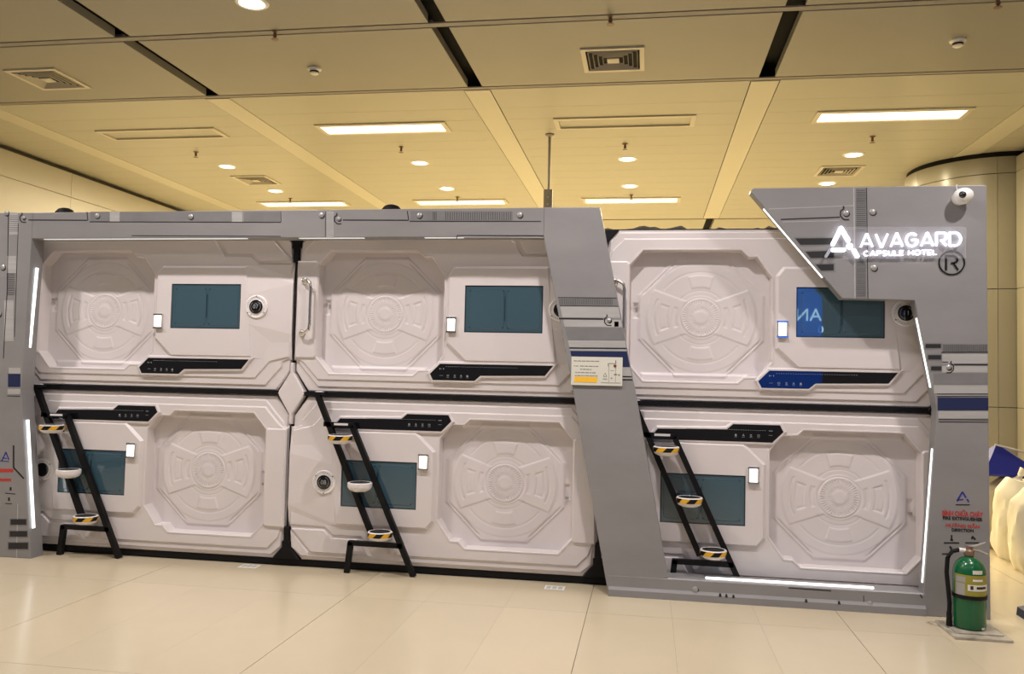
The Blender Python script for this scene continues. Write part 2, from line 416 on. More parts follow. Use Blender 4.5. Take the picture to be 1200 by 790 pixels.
for z0, z1 in [(.0, 1.085), (1.092, 2.296), (2.303, 3.493), (3.50, CZ-.055)]:
    for s in range(nseg):
        b = new(); a0 = math.radians(-104+60*s+.12); a1 = math.radians(-104+60*(s+1)-.12); N = 14; R0, R1 = CR-.025, CR
        lo, hi, li, hh = [], [], [], []
        for q in range(N+1):
            a = a0+(a1-a0)*q/N
            lo.append(b.verts.new((R1*math.cos(a), R1*math.sin(a), z0))); hi.append(b.verts.new((R1*math.cos(a), R1*math.sin(a), z1)))
            li.append(b.verts.new((R0*math.cos(a), R0*math.sin(a), z0))); hh.append(b.verts.new((R0*math.cos(a), R0*math.sin(a), z1)))
        for q in range(N):
            b.faces.new((lo[q], lo[q+1], hi[q+1], hi[q])); b.faces.new((hi[q], hi[q+1], hh[q+1], hh[q])); b.faces.new((lo[q+1], lo[q], li[q], li[q+1])); b.faces.new((li[q+1], li[q], hh[q], hh[q+1]))
        b.faces.new((lo[0], hi[0], hh[0], li[0])); b.faces.new((lo[-1], li[-1], hh[-1], hi[-1]))
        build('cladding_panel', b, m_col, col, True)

# ------------------------------------------------------------------ sleeping capsules
ZM = 1.145; PIT = 2.06; S0 = [-4.405, -2.345, -.285]
DOOR = [(.165, .25), (.26, .138), (.835, .138), (.87, .172), (.965, .175), (1.035, .27), (1.035, .79), (.945, .917), (.893, .917), (.85, .96), (.25, .96), (.165, .865)]
WIN = [(1.174, .424), (1.684, .424), (1.684, .729), (1.174, .729)]
TOUCH = [(.975, .112), (1.25, .113), (1.289, .146), (1.705, .155), (1.757, .22), (1.02, .218), (.955, .152)]
OUT = [(.115, .016), (1.945, .016), (2.04, .15), (2.04, .218), (2.054, .222), (2.054, .885), (2.04, .885), (2.04, .985), (2.03, .985), (2.03, 1.025), (1.955, 1.095),
       (.095, 1.095), (.03, 1.025), (.03, .985), (.02, .985), (.02, .885), (.006, .885), (.006, .222), (.02, .218), (.02, .15)]
def shell_mesh():
    b = new()
    prism(b, OUT, .11, .022, .008, holes=[DOOR, WIN])
    m2 = [(.05, .19), (.18, .046), (1.87, .046), (1.985, .175), (1.985, .205), (2.044, .232), (2.044, .875), (2.028, .9), (2.02, 1.02), (1.95, 1.075), (.105, 1.075), (.04, 1.02), (.03, .9), (.016, .875), (.016, .235), (.04, .215)]
    prism(b, m2, .03, .012, .008, holes=[DOOR, WIN])
    m3 = [(.075, .205), (.18, .092), (1.80, .092), (1.90, .205), (2.04, .24), (2.04, .87), (1.80, .872), (1.74, .925), (1.545, .925), (1.47, 1.035), (.13, 1.035), (.055, .96), (.03, .88), (.02, .87), (.02, .24)]
    prism(b, m3, .03, .003, .009, holes=[DOOR, WIN])
    prism(b, [(.018, .235), (.155, .235), (.168, .25), (.168, .875), (.15, .89), (.018, .89)], .03, -.009, .010)          # side box that carries the handle
    blk = [(1.055, .35), (1.185, .228), (1.785, .228), (1.722, .855), (1.10, .855), (1.055, .80)]
    prism(b, blk, .03, -.016, .016, holes=[WIN])
    # facets running back from the window block towards the seam
    A = [(1.722, -.002, .855), (1.735, -.014, .66), (1.745, -.014, .46), (1.785, -.002, .228)]
    B = [(2.052, .018, .855), (2.052, -.004, .735), (2.052, -.004, .395), (2.052, .018, .228)]
    va = [b.verts.new(p) for p in A]; vb = [b.verts.new(p) for p in B]
    va[0].co.x -= .02; va[3].co.x -= .02
    for k in range(3): b.faces.new((va[k], vb[k], vb[k+1], va[k+1]))
    vc = [b.verts.new((1.700, -.015, .84)), b.verts.new((1.755, -.015, .242))]
    b.faces.new((vc[0], va[0], va[1])); b.faces.new((va[2], va[3], vc[1])); b.faces.new((vc[0], va[1], va[2], vc[1]))
    t0, t3 = b.verts.new((1.705, .02, .862)), b.verts.new((1.775, .02, .220)); s0, s3 = b.verts.new((2.052, .025, .862)), b.verts.new((2.052, .025, .220))
    b.faces.new((va[0], t0, s0, vb[0])); b.faces.new((va[3], vb[3], s3, t3))
    # shallow cover on the upper right shoulder
    prism(b, [(1.565, .94), (1.745, .94), (1.80, .89), (2.028, .89), (1.885, 1.04), (1.50, 1.04)], .03, .000, .006)
    prism(b, [(2.034, .905), (2.024, 1.015), (1.955, 1.068), (1.905, 1.068), (1.90, 1.045)], .03, .004, .006)
    # white lip round the touch panel
    prism(b, offset(TOUCH, .018), .03, -.012, .009)
    return b
def door_frame_mesh():
    b = new()
    levels = [(offset(DOOR, .010), .004), (offset(DOOR, .008), .0005), (offset(DOOR, .001), .0005), (offset(DOOR, -.003), .004), (offset(DOOR, -.006), .105)]
    rings = [[b.verts.new((u, y, v)) for u, v in p] for p, y in levels]
    for a, c in zip(rings, rings[1:]):
        for i in range(len(a)):
            j = (i+1) % len(a); b.faces.new((a[i], a[j], c[j], c[i]))
    return b
def smooth(d, w=.005): return 1/(1+np.exp(-np.clip(d/w*2.2, -30, 30)))       # 1 where d>0
def door_mesh():
    step = .0042; us = np.arange(.155, 1.046, step); vs = np.arange(.125, .972, step)
    U, V = np.meshgrid(us, vs); x = U-.612; y = V-.543; r = np.hypot(x, y); ang = np.degrees(np.arctan2(y, x))
    h = np.zeros_like(U)
    octd = np.minimum(.525-(np.abs(x)+np.abs(y)), np.minimum(.385-np.abs(x), .375-np.abs(y)+0*x))
    h += .009*smooth(octd, .008)
    h -= .007*(smooth(.008-np.abs(np.abs(x)+np.abs(y)-.508), .004)*smooth(.34-np.abs(y), .01)*smooth(.36-np.abs(x), .01))      # corner grooves
    def sector(r0, r1, a0, half):
        da = (ang-a0+180) % 360-180
        return np.minimum(np.minimum(r-r0, r1-r), (half-np.abs(da))*np.pi/180*r)
    disk = .345-r
    h += .002*smooth(disk, .003)
    # wings left and right: between slanted rays
    ay = np.abs(y); ax = np.abs(x)
    ray_ = (.07+.36*ax)-ay
    wing = np.minimum(np.minimum(ray_, .335-r), r-.135)
    h += .0045*smooth(wing, .0035)
    for a0 in (0, 180):
        h -= .0045*smooth(sector(.205, .262, a0, 19), .0035); h += .0025*smooth(sector(.213, .254, a0, 16), .0035)
        h -= .004*smooth(sector(.150, .175, a0, 22), .0035)
        h -= .005*smooth(sector(.284, .294, a0, 23), .003)
    for a0 in (90, 270):
        h += .004*smooth(sector(.190, .268, a0, 17), .0035)
        h -= .002*smooth(sector(.283, .292, a0, 52), .003); h -= .002*smooth(sector(.166, .172, a0, 50), .003)
    # dial
    h += .0055*smooth(.134-r, .004); h -= .005*smooth(.004-np.abs(r-.126), .003)
    ribs = .5+.5*np.cos(np.radians(ang)*44)
    h -= .005*smooth(.013-np.abs(r-.098), .004)*smooth(ribs-.5, .25)
    h -= .002*smooth(.003-np.abs(r-.078), .003)
    ribs2 = .5+.5*np.cos(np.radians(ang)*32)
    h -= .004*smooth(.012-np.abs(r-.058), .004)*smooth(ribs2-.5, .25)
    h += .002*smooth(.038-r)
    # grip recess at the opening side and ledge at the bottom
    gd = np.minimum(.016-np.abs(U-.208), .046-np.abs(V-.585)); h -= .012*smooth(gd, .004)
    h += .014*smooth(np.minimum(.185-V, np.minimum(U-.25, .90-U)), .006)
    keep = h.copy()
    Yv = .092-h
    n, m = U.shape; co = np.stack([U.ravel(), Yv.ravel(), V.ravel()], 1)
    idx = np.arange(n*m).reshape(n, m); f = np.stack([idx[:-1, :-1], idx[:-1, 1:], idx[1:, 1:], idx[1:, :-1]], -1).reshape(-1, 4)
    me = bpy.data.meshes.new('door'); me.vertices.add(n*m); me.vertices.foreach_set('co', co.ravel().astype(np.float32))
    me.loops.add(f.size); me.loops.foreach_set('vertex_index', f.ravel().astype(np.int32))
    me.polygons.add(len(f)); me.polygons.foreach_set('loop_start', np.arange(0, f.size, 4, dtype=np.int32))
    me.update(); me.validate(); me.polygons.foreach_set('use_smooth', [True]*len(f)); me.materials.append(m_door)
    return me
cap = empty('sleeping_capsule'); tag(cap, 'x', 'capsule', 'white sleeping capsules stacked two high')
build('shell', shell_mesh(), m_white, cap)
build('door_frame', door_frame_mesh(), m_white, cap)
dob = link('door', door_mesh(), cap)
bm = new(); box(bm, .196, .218, .072, .086, .612, .628); build('door_latch', bm, m_greyp, dob)
bm = new(); box(bm, .07, 1.99, .11, 1.25, .03, 1.06); build('capsule_body', bm, m_black, cap)
# window: tinted sheet with two raised fields and a border
bm = new(); prism(bm, WIN, .06, -.008)
w = build('window', bm, m_tealdark, cap)
def rr(x0, x1, z0, z1, c, k=5):
    pts = []
    for cx, cz, a in ((x1-c, z0+c, -90), (x1-c, z1-c, 0), (x0+c, z1-c, 90), (x0+c, z0+c, 180)):
        for q in range(k+1):
            t = math.radians(a+90*q/k); pts.append((cx+c*math.cos(t), cz+c*math.sin(t)))
    return pts
bm = new(); prism(bm, [(1.182, .432), (1.676, .432), (1.676, .721), (1.182, .721)], .0, -.0095)
prism(bm, rr(1.204, 1.432, .448, .702, .022), 0, -.0125, .0022); prism(bm, rr(1.449, 1.664, .448, .702, .022), 0, -.0125, .0022)
build('pane', bm, m_teal, w)
bm = new()
for (x0, x1, z0, z1) in ((1.436, 1.440, .50, .66), (1.206, 1.214, .455, .461), (1.206, 1.214, .690, .697), (1.42, 1.428, .690, .697), (1.455, 1.463, .690, .697), (1.42, 1.428, .455, .461), (1.455, 1.463, .455, .461)):
    box(bm, x0, x1, -.0137, -.009, z0, z1)
build('pane_clip', bm, m_tealdark, w)
bm = new(); prism(bm, TOUCH, .0, -.0135); tp = build('touch_panel', bm, m_panel, cap)
# number badge
bm = new()
lathe(bm, [(.0, -.02), (.079, -.02), (.079, .018), (.074, .022), (.068, .022), (.066, .019), (.052, .019), (.050, .022), (0, .022)], (1.80, 0, .576), 40, 'y')
bd = build('number_badge', bm, m_lip, cap, True)
bm = new(); lathe(bm, [(0, .01), (.047, .01), (.047, .026), (.044, .028), (0, .028)], (1.80, 0, .576), 36, 'y'); build('badge_disc', bm, m_panel, bd, True)
bm = new()
for a in (90, 215, 325):
    prism(bm, disc_poly(1.80+.071*math.cos(math.radians(a)), .576+.071*math.sin(math.radians(a)), .005, 8), -.01, -.0235)
for k in range(26):
    a = math.radians(k*360/26); c0, s0_ = math.cos(a), math.sin(a)
    if k % 7 in (0, 1): continue
    prism(bm, [(1.80+.0570*c0-.002*s0_, .576+.0570*s0_+.002*c0), (1.80+.0570*c0+.002*s0_, .576+.0570*s0_-.002*c0), (1.80+.0615*c0+.002*s0_, .576+.0615*s0_-.002*c0), (1.80+.0615*c0-.002*s0_, .576+.0615*s0_+.002*c0)], -.01, -.0196)
build('badge_marks', bm, m_ink, bd)['kind'] = 'stuff'

def copy_tree(o, parent=None):
    c = o.copy(); COL.objects.link(c); c.parent = parent
    for ch in list(o.children): copy_tree(ch, c)
    return c
protos = [cap]+[copy_tree(cap) for _ in range(5)]
def icons(parent, rot, u0):
    """small upright symbols printed on the touch panel"""
    s = -1 if rot else 1
    b = new(); y = -.0142
    def T(x, z): return (x*s, z*s)
    def q(cx, cz, pts): prism(b, [T(cx+s*a, cz+s*c) for a, c in pts], y+.001, y)
    def rect(cx, cz, w, h, dx=0, dz=0): q(cx, cz, [(dx-w/2, dz-h/2), (dx+w/2, dz-h/2), (dx+w/2, dz+h/2), (dx-w/2, dz+h/2)])
    zi = .143 if not rot else .178
    xs = [1.075, 1.12, 1.162, 1.203] if not rot else [1.10, 1.145, 1.19, 1.235]
    for k, x in enumerate(xs):
        if rot: X_, Z_ = -x, -zi
        else: X_, Z_ = x, zi
        def put(dx, dz, w, h): prism(b, [((X_+dx-w/2)*s, (Z_+dz-h/2)*s), ((X_+dx+w/2)*s, (Z_+dz-h/2)*s), ((X_+dx+w/2)*s, (Z_+dz+h/2)*s), ((X_+dx-w/2)*s, (Z_+dz+h/2)*s)], y+.001, y)
        if k == 0: put(0, .004, .014, .002); put(0, -.004, .014, .002); put(-.006, 0, .002, .009); put(.006, 0, .002, .009)
        if k == 1: put(0, .004, .012, .0025); put(0, 0, .003, .010); put(0, -.005, .012, .0025)
        if k == 2: put(0, .003, .004, .006); put(-.003, -.003, .006, .003); put(.004, -.003, .006, .003)
        if k == 3: put(0, 0, .010, .009); put(0, -.006, .014, .002)
        put(0, -.0125, .016, .0015)
    if not rot:
        for X_, Z_, w_, h_ in ((1.020, .186, .003, .010), (1.045, .186, .003, .010), (1.028, .186, .012, .002), (1.03, .142, .022, .0015)):
            prism(b, [(X_-w_/2, Z_-h_/2), (X_+w_/2, Z_-h_/2), (X_+w_/2, Z_+h_/2), (X_-w_/2, Z_+h_/2)], y+.001, y)
        for k in range(34): prism(b, [(1.06+k*.014, .2), (1.066+k*.014, .2), (1.066+k*.014, .202), (1.06+k*.014, .202)], y+.001, y)
    else:
        for X_, Z_, w_, h_ in ((1.03, .175, .022, .0015), (1.03, .148, .022, .003)):
            prism(b, [(X_-w_/2, Z_-h_/2), (X_+w_/2, Z_-h_/2), (X_+w_/2, Z_+h_/2), (X_-w_/2, Z_+h_/2)], y+.001, y)
        for k in range(34): prism(b, [(1.06+k*.014, .146), (1.066+k*.014, .146), (1.066+k*.014, .148), (1.06+k*.014, .148)], y+.001, y)
    build('panel_icons', b, m_icon, parent)['kind'] = 'stuff'
def lamp_part(root, u, v):
    b = new(); box(b, u-.030, u+.030, -.030, -.008, v-.050, v+.050, bev=.006)
    for dz in (-.048, .042): box(b, u-.033, u+.033, -.036, -.02, v+dz-.003, v+dz+.009)
    o = build('reading_light', b, m_chrome, root, False)
    b = new(); box(b, u-.024, u+.024, -.037, -.028, v-.038, v+.040, bev=.003); build('lit_lens', b, m_lampwhite, o)
def lamp_part_low(root, u, v): lamp_part(root, u, v)
clab = {(0, 0): 'white capsule at upper left marked 07, left of the first vertical seam', (1, 0): 'white capsule at upper middle with chrome grab handle and glare on its window',
        (2, 0): 'white capsule at upper right with number 11 and blue sign reflected in its window', (0, 1): 'white capsule at lower left behind the leftmost black step ladder',
        (1, 1): 'white capsule at lower middle marked 08 behind the middle step ladder', (2, 1): 'white capsule at lower right inside the grey portal behind the third ladder'}
n = 0
CAPS = {}
for c in range(3):
    for r_ in (0, 1):
        o = protos[n]; n += 1; CAPS[(c, r_)] = o; o['label'] = clab[(c, r_)]
        if r_ == 0: o.location = (S0[c], 0, ZM)
        else: o.location = (S0[c]+PIT, 0, ZM); o.rotation_euler = (0, PI, 0)
        tpn = [k for k in o.children if k.name.startswith('touch_panel')][0]
        icons(tpn, r_ == 1, 0)
        if r_ == 0: lamp_part(o, 1.092, .470)
        else:
            lamp_part(o, 1.130, .418)
            b = new(); x0 = .33; k = 0
            while x0 < .83:
                w_ = (.10, .05, .08, .04)[k % 4]; box(b, x0, x0+w_, .070, .076, .958, .964, mi=k % 2); x0 += w_; k += 1
            # sill strip at the foot of the lower doors, local v is measured upside down
            build('door_sill_strip', b, [m_black, m_hazred], o)
        if r_ == 0 and c > 0:
            b = new(); pts = []
            P = [(.075, -.012, .752), (.080, -.045, .756), (.105, -.055, .757), (.132, -.058, .738), (.139, -.058, .70), (.139, -.058, .46), (.132, -.058, .425), (.105, -.055, .408), (.075, -.048, .405), (.068, -.012, .405)]
            tube(b, P, .0105, 12)
            h = build('grab_handle', b, m_chrome, o, True)
            b = new(); lathe(b, [(.022, .008), (.022, .016), (.016, .02), (.011, .03)], (.075, 0, .752), 18, 'y'); lathe(b, [(.022, .008), (.022, .016), (.016, .02), (.011, .03)], (.068, 0, .405), 18, 'y')
            build('handle_mount', b, m_chrome, h, True)
for key, s in (((0, 0), '07'), ((1, 1), '08'), ((2, 0), '11')):
    o = CAPS[key]; bdg = [k for k in o.children if k.name.startswith('number_badge')][0]
    t = text('badge_number', s, .040, m_icon, 0, 0, 0, bdg)
    if key[1]: t.matrix_local = Matrix.Translation((1.80, -.0285, .576)) @ Matrix.Rotation(PI, 4, 'Y')
    else: t.matrix_local = Matrix.Translation((1.80, -.0285, .576))
    b = new()
    for sg in (-1, 1):
        for k in range(6):
            a = math.radians(90-90*sg-50+k*20); a2 = a+math.radians(20); c_, s_ = 1.80, .576
            prism(b, [(c_+.034*math.cos(a), s_+.034*math.sin(a)), (c_+.036*math.cos(a), s_+.036*math.sin(a)), (c_+.036*math.cos(a2), s_+.036*math.sin(a2)), (c_+.034*math.cos(a2), s_+.034*math.sin(a2))], -.02, -.0286)
    build('badge_ring_print', b, m_icon, bdg)['kind'] = 'stuff'

# black steel rack that carries the capsules
rack = empty('capsule_rack', (-2.3, .1, 0)); tag(rack, 'black steel rack showing as lines between and under the white capsules', 'rack')
def rk(name, bm_, m): o = build(name, bm_, m, rack); o.location = (2.3, -.1, 0); return o
X0, X1 = S0[0], S0[2]+PIT
b = new(); box(b, X0, X1, .028, .12, ZM-.014, ZM+.014); box(b, X0+.09, X1-.12, .004, .03, ZM-.013, ZM+.012); rk('middle_rail', b, m_black)
b = new(); box(b, X0, X1, .045, 1.2, .0, .052); box(b, X0+.03, X1, .03, .06, .008, .05); rk('base_rail', b, m_black)
b = new(); box(b, X0, X1, .03, 1.2, 2.215, 2.235); rk('top_rail', b, m_black)
for c in range(4):
    x = S0[0]+PIT*c
    b = new(); box(b, x-.11, x+.11, .06, .11, .02, 2.22); rk('post', b, m_blackmatte)
    for z, sg in ((2.235, -1), (.052, 1)):               # stepped black end pieces at seam top and foot
        b = new(); pts = [(x-.095, z), (x+.095, z), (x+.030, z+sg*.075), (x+.030, z+sg*.115), (x+.020, z+sg*.115), (x+.020, z+sg*.21), (x-.020, z+sg*.21), (x-.020, z+sg*.115), (x-.030, z+sg*.115), (x-.030, z+sg*.075)]
        prism(b, pts, .06, .004, .004); rk('seam_end_cap', b, m_black)
    b = new(); tube(b, [(x, .012, .25), (x, .012, .93)], .005, 8); rk('seam_cable', b, m_black); b = new(); tube(b, [(x, .012, 1.36), (x, .012, 2.04)], .005, 8); rk('seam_cable', b, m_black)
for c in range(3):                                       # white diamond plates where four capsules meet (thing of the rack)
    x = S0[0]+PIT*(c+0)
    dpts = [(x-.098, ZM), (x-.012, ZM-.138), (x-.010, ZM-.205), (x+.010, ZM-.205), (x+.012, ZM-.138), (x+.098, ZM), (x+.012, ZM+.138), (x+.010, ZM+.205), (x-.010, ZM+.205), (x-.012, ZM+.138)]
    b = new(); prism(b, dpts, .06, .003, .006); rk('diamond_cover', b, m_white)
b = new(); x = S0[2]+PIT
prism(b, [(x-.135, ZM+.002), (x-.085, ZM-.055), (x-.06, ZM-.055), (x-.06, ZM+.055), (x-.085, ZM+.055)], .05, -.002, .003); rk('rail_end_cap', b, m_black)

# crumpled black cover on top of the right capsule
b = new(); NX, NY = 60, 8
rng = random.Random(3); vv = []
for j in range(NY+1):
    for i in range(NX+1):
        x = -.30+2.02*i/NX; y = .02+.9*j/NY
        z = 2.238+.012+.010*math.sin(i*.9+rng.random())+.012*rng.random()+(.018 if 4 < i < 16 else 0)+(.012 if 30 < i < 46 else 0)
        if j == 0: z = 2.238+.002
        vv.append(b.verts.new((x, y, z)))
for j in range(NY):
    for i in range(NX):
        a = j*(NX+1)+i; b.faces.new((vv[a], vv[a+1], vv[a+NX+2], vv[a+NX+1]))
low = [b.verts.new((-.30+2.02*i/NX, .02, 2.236)) for i in range(NX+1)]
for i in range(NX): b.faces.new((low[i], low[i+1], vv[i+1], vv[i]))
fab = build('fabric_cover', b, m_fabric, None, True); tag(fab, 'crumpled black cover lying on top of the upper right capsule', 'cover')

# small black domes on the capsule roofs
def dome():
    t = empty('roof_dome'); tag(t, 'x', 'dome', 'black domes on the capsule roofs')
    b = new(); lathe(b, [(.075, 0), (.075, .16), (.070, .20), (.05, .225), (.025, .235), (0, .237)], seg=28); build('cap', b, m_black, t, True)
    b = new(); lathe(b, [(.09, 0), (.09, .015), (.078, .02), (.074, .02)], seg=28); build('flange', b, m_black, t, True)
    return t
copies(dome(), [(-4.31, .3, 2.236), (-1.78, .3, 2.236)], ['black dome peeking over the left end of the grey top beam', 'black dome peeking over the grey top beam above the middle capsule'])

# hanging pole with a junction box
pole = empty('hanging_pole', (-1.0, 2.95, 2.2)); tag(pole, 'thin grey pole hanging from the ceiling with a small grey box', 'pole')
b = new(); tube(b, [(0, 0, -.1), (0, 0, CZ-2.2)], .014, 10); build('tube', b, m_greyp, pole, True)
b = new(); box(b, -.045, .045, -.05, -.012, .72, .96, bev=.012); jb = build('junction_box', b, m_greyp, pole, False)
b = new(); box(b, -.006, .006, -.053, -.05, .80, .815); box(b, -.006, .006, -.053, -.05, .87, .885); build('switch', b, m_hi, jb)
b = new(); lathe(b, [(.045, CZ-2.2), (.045, CZ-2.2-.01), (.016, CZ-2.2-.03)], seg=16); build('ceiling_flange', b, m_greyp, pole, True)

# ------------------------------------------------------------------ grey cladding portal
YF, YB = -.21, -.09
clad = empty('portal_cladding', (-1.5, -.2, 0)); tag(clad, 'grey printed sci-fi cladding framing the white capsules with light strips', 'cladding')
def cl(name, bm_, m, parent=None):
    o = build(name, bm_, m, parent or clad)
    if parent is None: o.location = (1.5, .2, 0)
    return o
TOPZ = 2.337; BZ = 2.157
b = new(); prism(b, [(-5.3, 0), (-4.055, 0), (-4.19, 1.13), (-4.164, BZ), (-4.164, TOPZ), (-5.3, TOPZ)], YB, YF, .003, back=True); side_p = cl('side_post', b, m_clad)
b = new(); prism(b, [(-4.164, BZ), (-.642, BZ), (-.642, TOPZ), (-4.164, TOPZ)], YB, YF, .003, back=True); beam = cl('top_beam', b, m_clad)
b = new(); prism(b, [(-.207, 0), (.10, 0), (.10, .12), (.141, .123), (-.049, 1.126), (-.299, TOPZ), (-.642, TOPZ), (-.642, BZ), (-.445, 1.229), (-.33, .63)], YB, YF, .003, back=True); pil = cl('slanted_pillar', b, m_clad)
b = new()
prof = [(YF-.012, 0), (YF-.012, .040), (YF-.004, .052), (YF-.0006, .058), (YF-.0006, .118), (YF+.006, .125), (YB+.03, .125), (YB+.03, 0)]
r0 = [b.verts.new((-.207, y, z)) for y, z in prof]; r1 = [b.verts.new((1.565, y, z)) for y, z in prof]
for i in range(len(prof)-1): b.faces.new((r0[i], r0[i+1], r1[i+1], r1[i]))
b.faces.new(r0[::-1]); b.faces.new(r1); rail = cl('bottom_rail', b, m_clad)
SIGN = [(.593, 2.418), (1.112, 1.787), (1.508, 1.780), (1.626, 1.159), (1.613, .952), (1.555, .12), (1.555, 0), (1.905, 0), (1.891, 2.441), (.612, 2.441), (.593, 2.43)]
b = new(); prism(b, SIGN, YB-.03, YF, .003, back=True); signp = cl('sign_board', b, m_clad)

def deco(parent, name, polys, m, d=.0012):
    """flat prints on the cladding: polygons given as picture points, projected on the front plane"""
    for p in polys:
        b = new(); q = [at(x, y) for x, y in p]; prism(b, [(v.x, v.z) for v in q], YF+.001, YF-d); cl2(name, b, m, parent)
def deco_stuff(parent, name, polys, m, d=.0012):
    b = new()
    for p in polys:
        q = [at(x, y) for x, y in p]; prism(b, [(v.x, v.z) for v in q], YF+.001, YF-d)
    cl2(name, b, m, parent)['kind'] = 'stuff'
def cl2(name, b, m, parent):
    return build(name, b, m, parent)
def rct(x0, y0, x1, y1, s=0): return [(x0, y0), (x1, y0+s*(x1-x0)), (x1, y1+s*(x1-x0)), (x0, y1)]
def ln(x0, y0, x1, y1, w=1.2):
    dx, dy = x1-x0, y1-y0; L = math.hypot(dx, dy); nx, ny = -dy/L*w/2, dx/L*w/2
    return [(x0-nx, y0-ny), (x1-nx, y1-ny), (x1+nx, y1+ny), (x0+nx, y0+ny)]
def bolt(parent, px, py, r=.017):
    p = at(px, py); b = new()
    lathe(b, [(0, .0), (r, .0), (r, .004), (r*.72, .007), (r*.3, .009), (0, .0095)], (p.x, YF, p.z), 20, 'y'); build('bolt', b, m_bolt, parent, True)
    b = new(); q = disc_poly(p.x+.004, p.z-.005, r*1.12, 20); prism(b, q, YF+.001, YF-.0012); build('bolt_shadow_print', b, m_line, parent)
def hook(parent, px, py, s=1, flip=1):
    P = [(-2, -8), (-1, -5), (-5, -2), (-5, 4), (-1, 8), (5, 8)]
    polys = [ln(px+flip*P[i][0]*s, py+P[i][1]*s, px+flip*P[i+1][0]*s, py+P[i+1][1]*s, 1.6*s) for i in range(5)]
    deco_stuff(parent, 'latch_print', polys, m_line, .0016)
    bolt(parent, px+flip*1.5*s, py+.5, .016*s)
def ribs(parent, x0, y0, x1, y1, n, vertical=True, m=None):
    polys = []
    for k in range(n):
        t = (k+.5)/n
        polys.append(ln(x0+(x1-x0)*t, y0, x0+(x1-x0)*t, y1, .5) if vertical else ln(x0, y0+(y1-y0)*t, x1, y0+(y1-y0)*t, .5))
    deco_stuff(parent, 'rib_print', polys, m or m_cladD, .0018)
# --- beam
deco(beam, 'groove_print', [ln(33.5, 257.8, 102.5, 258.2, 1.2), ln(102, 248.5, 103, 258, 1), ln(105, 260, 329, 260.6, 1), ln(154.5, 276.3, 329, 277, .9), ln(329, 248, 329.3, 260.5, .7),
     ln(402, 257.9, 478.5, 258.2, 1.3), ln(477.3, 247.5, 479, 258, 1), ln(480, 259.5, 634, 259.5, 1), ln(535.8, 276, 637, 276.2, 1), ln(535.8, 276, 535, 280, 1), ln(381.5, 248, 381.3, 278, .6)], m_line)
deco(beam, 'pale_print', [rct(383, 248, 391, 279), rct(129, 248, 140, 259.6), rct(272, 248.4, 284, 260), ln(540, 277.8, 637, 278.2, .9)], m_cladL)
deco(beam, 'mid_print', [rct(106, 248.2, 128, 259.4), rct(141, 248.2, 271, 259.8), rct(286, 248.2, 328, 260), rct(481, 247.5, 601, 258.6)], m_cladM, .0009)
ribs(beam, 521, 248.5, 600, 258, 30); ribs(beam, 507, 248.5, 512, 258, 3); ribs(beam, 289, 249.5, 327, 259, 14, True, m_cladM); ribs(beam, 383.5, 249, 390.5, 277, 14, False, m_cladM)
for px, py in ((114, 253), (223.6, 254), (376.8, 252.3), (491.5, 252.6), (609, 252)): bolt(beam, px, py)
hook(beam, 396, 256, .8, 1)
# --- left post
deco(side_p, 'pale_print', [rct(11, 249, 21, 275, -.01), rct(8, 300, 19, 320), rct(5, 352, 16, 400), rct(10.5, 431, 24, 438), rct(9, 456, 23.5, 462), ln(21, 590, 19.3, 656, .9)], m_cladL)
deco(side_p, 'groove_print', [ln(10, 249, 8.5, 340, .8), ln(8.5, 340, 4, 420, .8), ln(21.5, 262, 17, 395, .6), ln(9, 438.3, 24, 438.8, .8), ln(8.5, 464, 23.5, 464.6, .8), ln(16, 522, 16, 548, 1.8), ln(16, 548, 28, 561, 1.8)], m_line)
deco(side_p, 'navy_stripe', [rct(9.5, 439, 24, 453.5)], m_navy)
deco(side_p, 'vent_slot', [rct(12.5, 608.5, 31, 615), rct(11.5, 622.5, 32, 629), rct(10, 636, 33, 643.5)], m_cladD, .0015)
deco(side_p, 'vent_slot_rim', [rct(11, 607.5, 32, 616.5), rct(10, 621.5, 33, 630.5), rct(9, 635, 34, 645)], m_cladM, .001)
deco(side_p, 'red_print', [rct(-18, 549.5, 15.5, 553.5), rct(-12, 561, 13, 564)], m_red)
deco(side_p, 'blue_mark', [ln(2, 540.5, 7, 530, 1.3), ln(7, 530, 10.5, 539, 1.3), ln(3, 536.5, 8, 537.5, 1), ln(-1, 540, 10.5, 541, .9)], m_blue)
deco(side_p, 'pictogram', [rct(11.5, 571, 13.5, 575), ln(6, 578, 18, 579, .8), rct(9.5, 583, 11.5, 587), ln(6, 590, 14, 590.5, .8)], m_line)
ribs(side_p, 11, 252, 21, 272, 9, False); ribs(side_p, 8, 320, 17.5, 346, 12, False)
for px, py in ((8, 246.8), (3.5, 310.5), (-1, 365)): bolt(side_p, px, py+3)
hook(side_p, 27, 255, .7, 1)
# --- pillar
def prow(y0, y1, l=True):                                # row across the slanted pillar
    def lx(y): return (637+(y-278)*.2305) if y < 420 else (670+(y-420)*.1588)
    def rx(y): return 703.5+(y-246)*.192
    return [(lx(y0)+.6, y0), (rx(y0)-.6, y0+.6), (rx(y1)-.6, y1+.6), (lx(y1)+.6, y1)]
deco(pil, 'pale_print', [prow(359, 372), prow(374.6, 383), prow(399, 407), prow(409, 411), prow(430, 440), prow(442, 443.5)], m_cladL)
deco(pil, 'mid_print', [prow(349, 358), prow(384, 398)], m_cladM, .0010)
deco(pil, 'groove_print', [prow(348.3, 349.2), prow(358, 359), prow(407.3, 408.4), prow(440.5, 441.7), prow(444, 445.2), ln(655, 373.4, 707, 374, 1.6)], m_line, .0016)
deco(pil, 'navy_stripe', [prow(411.5, 429.5)], m_navy)
ribs(pil, 655, 350, 718, 357.5, 34)
hook(pil, 712.5, 375, .8, 1)
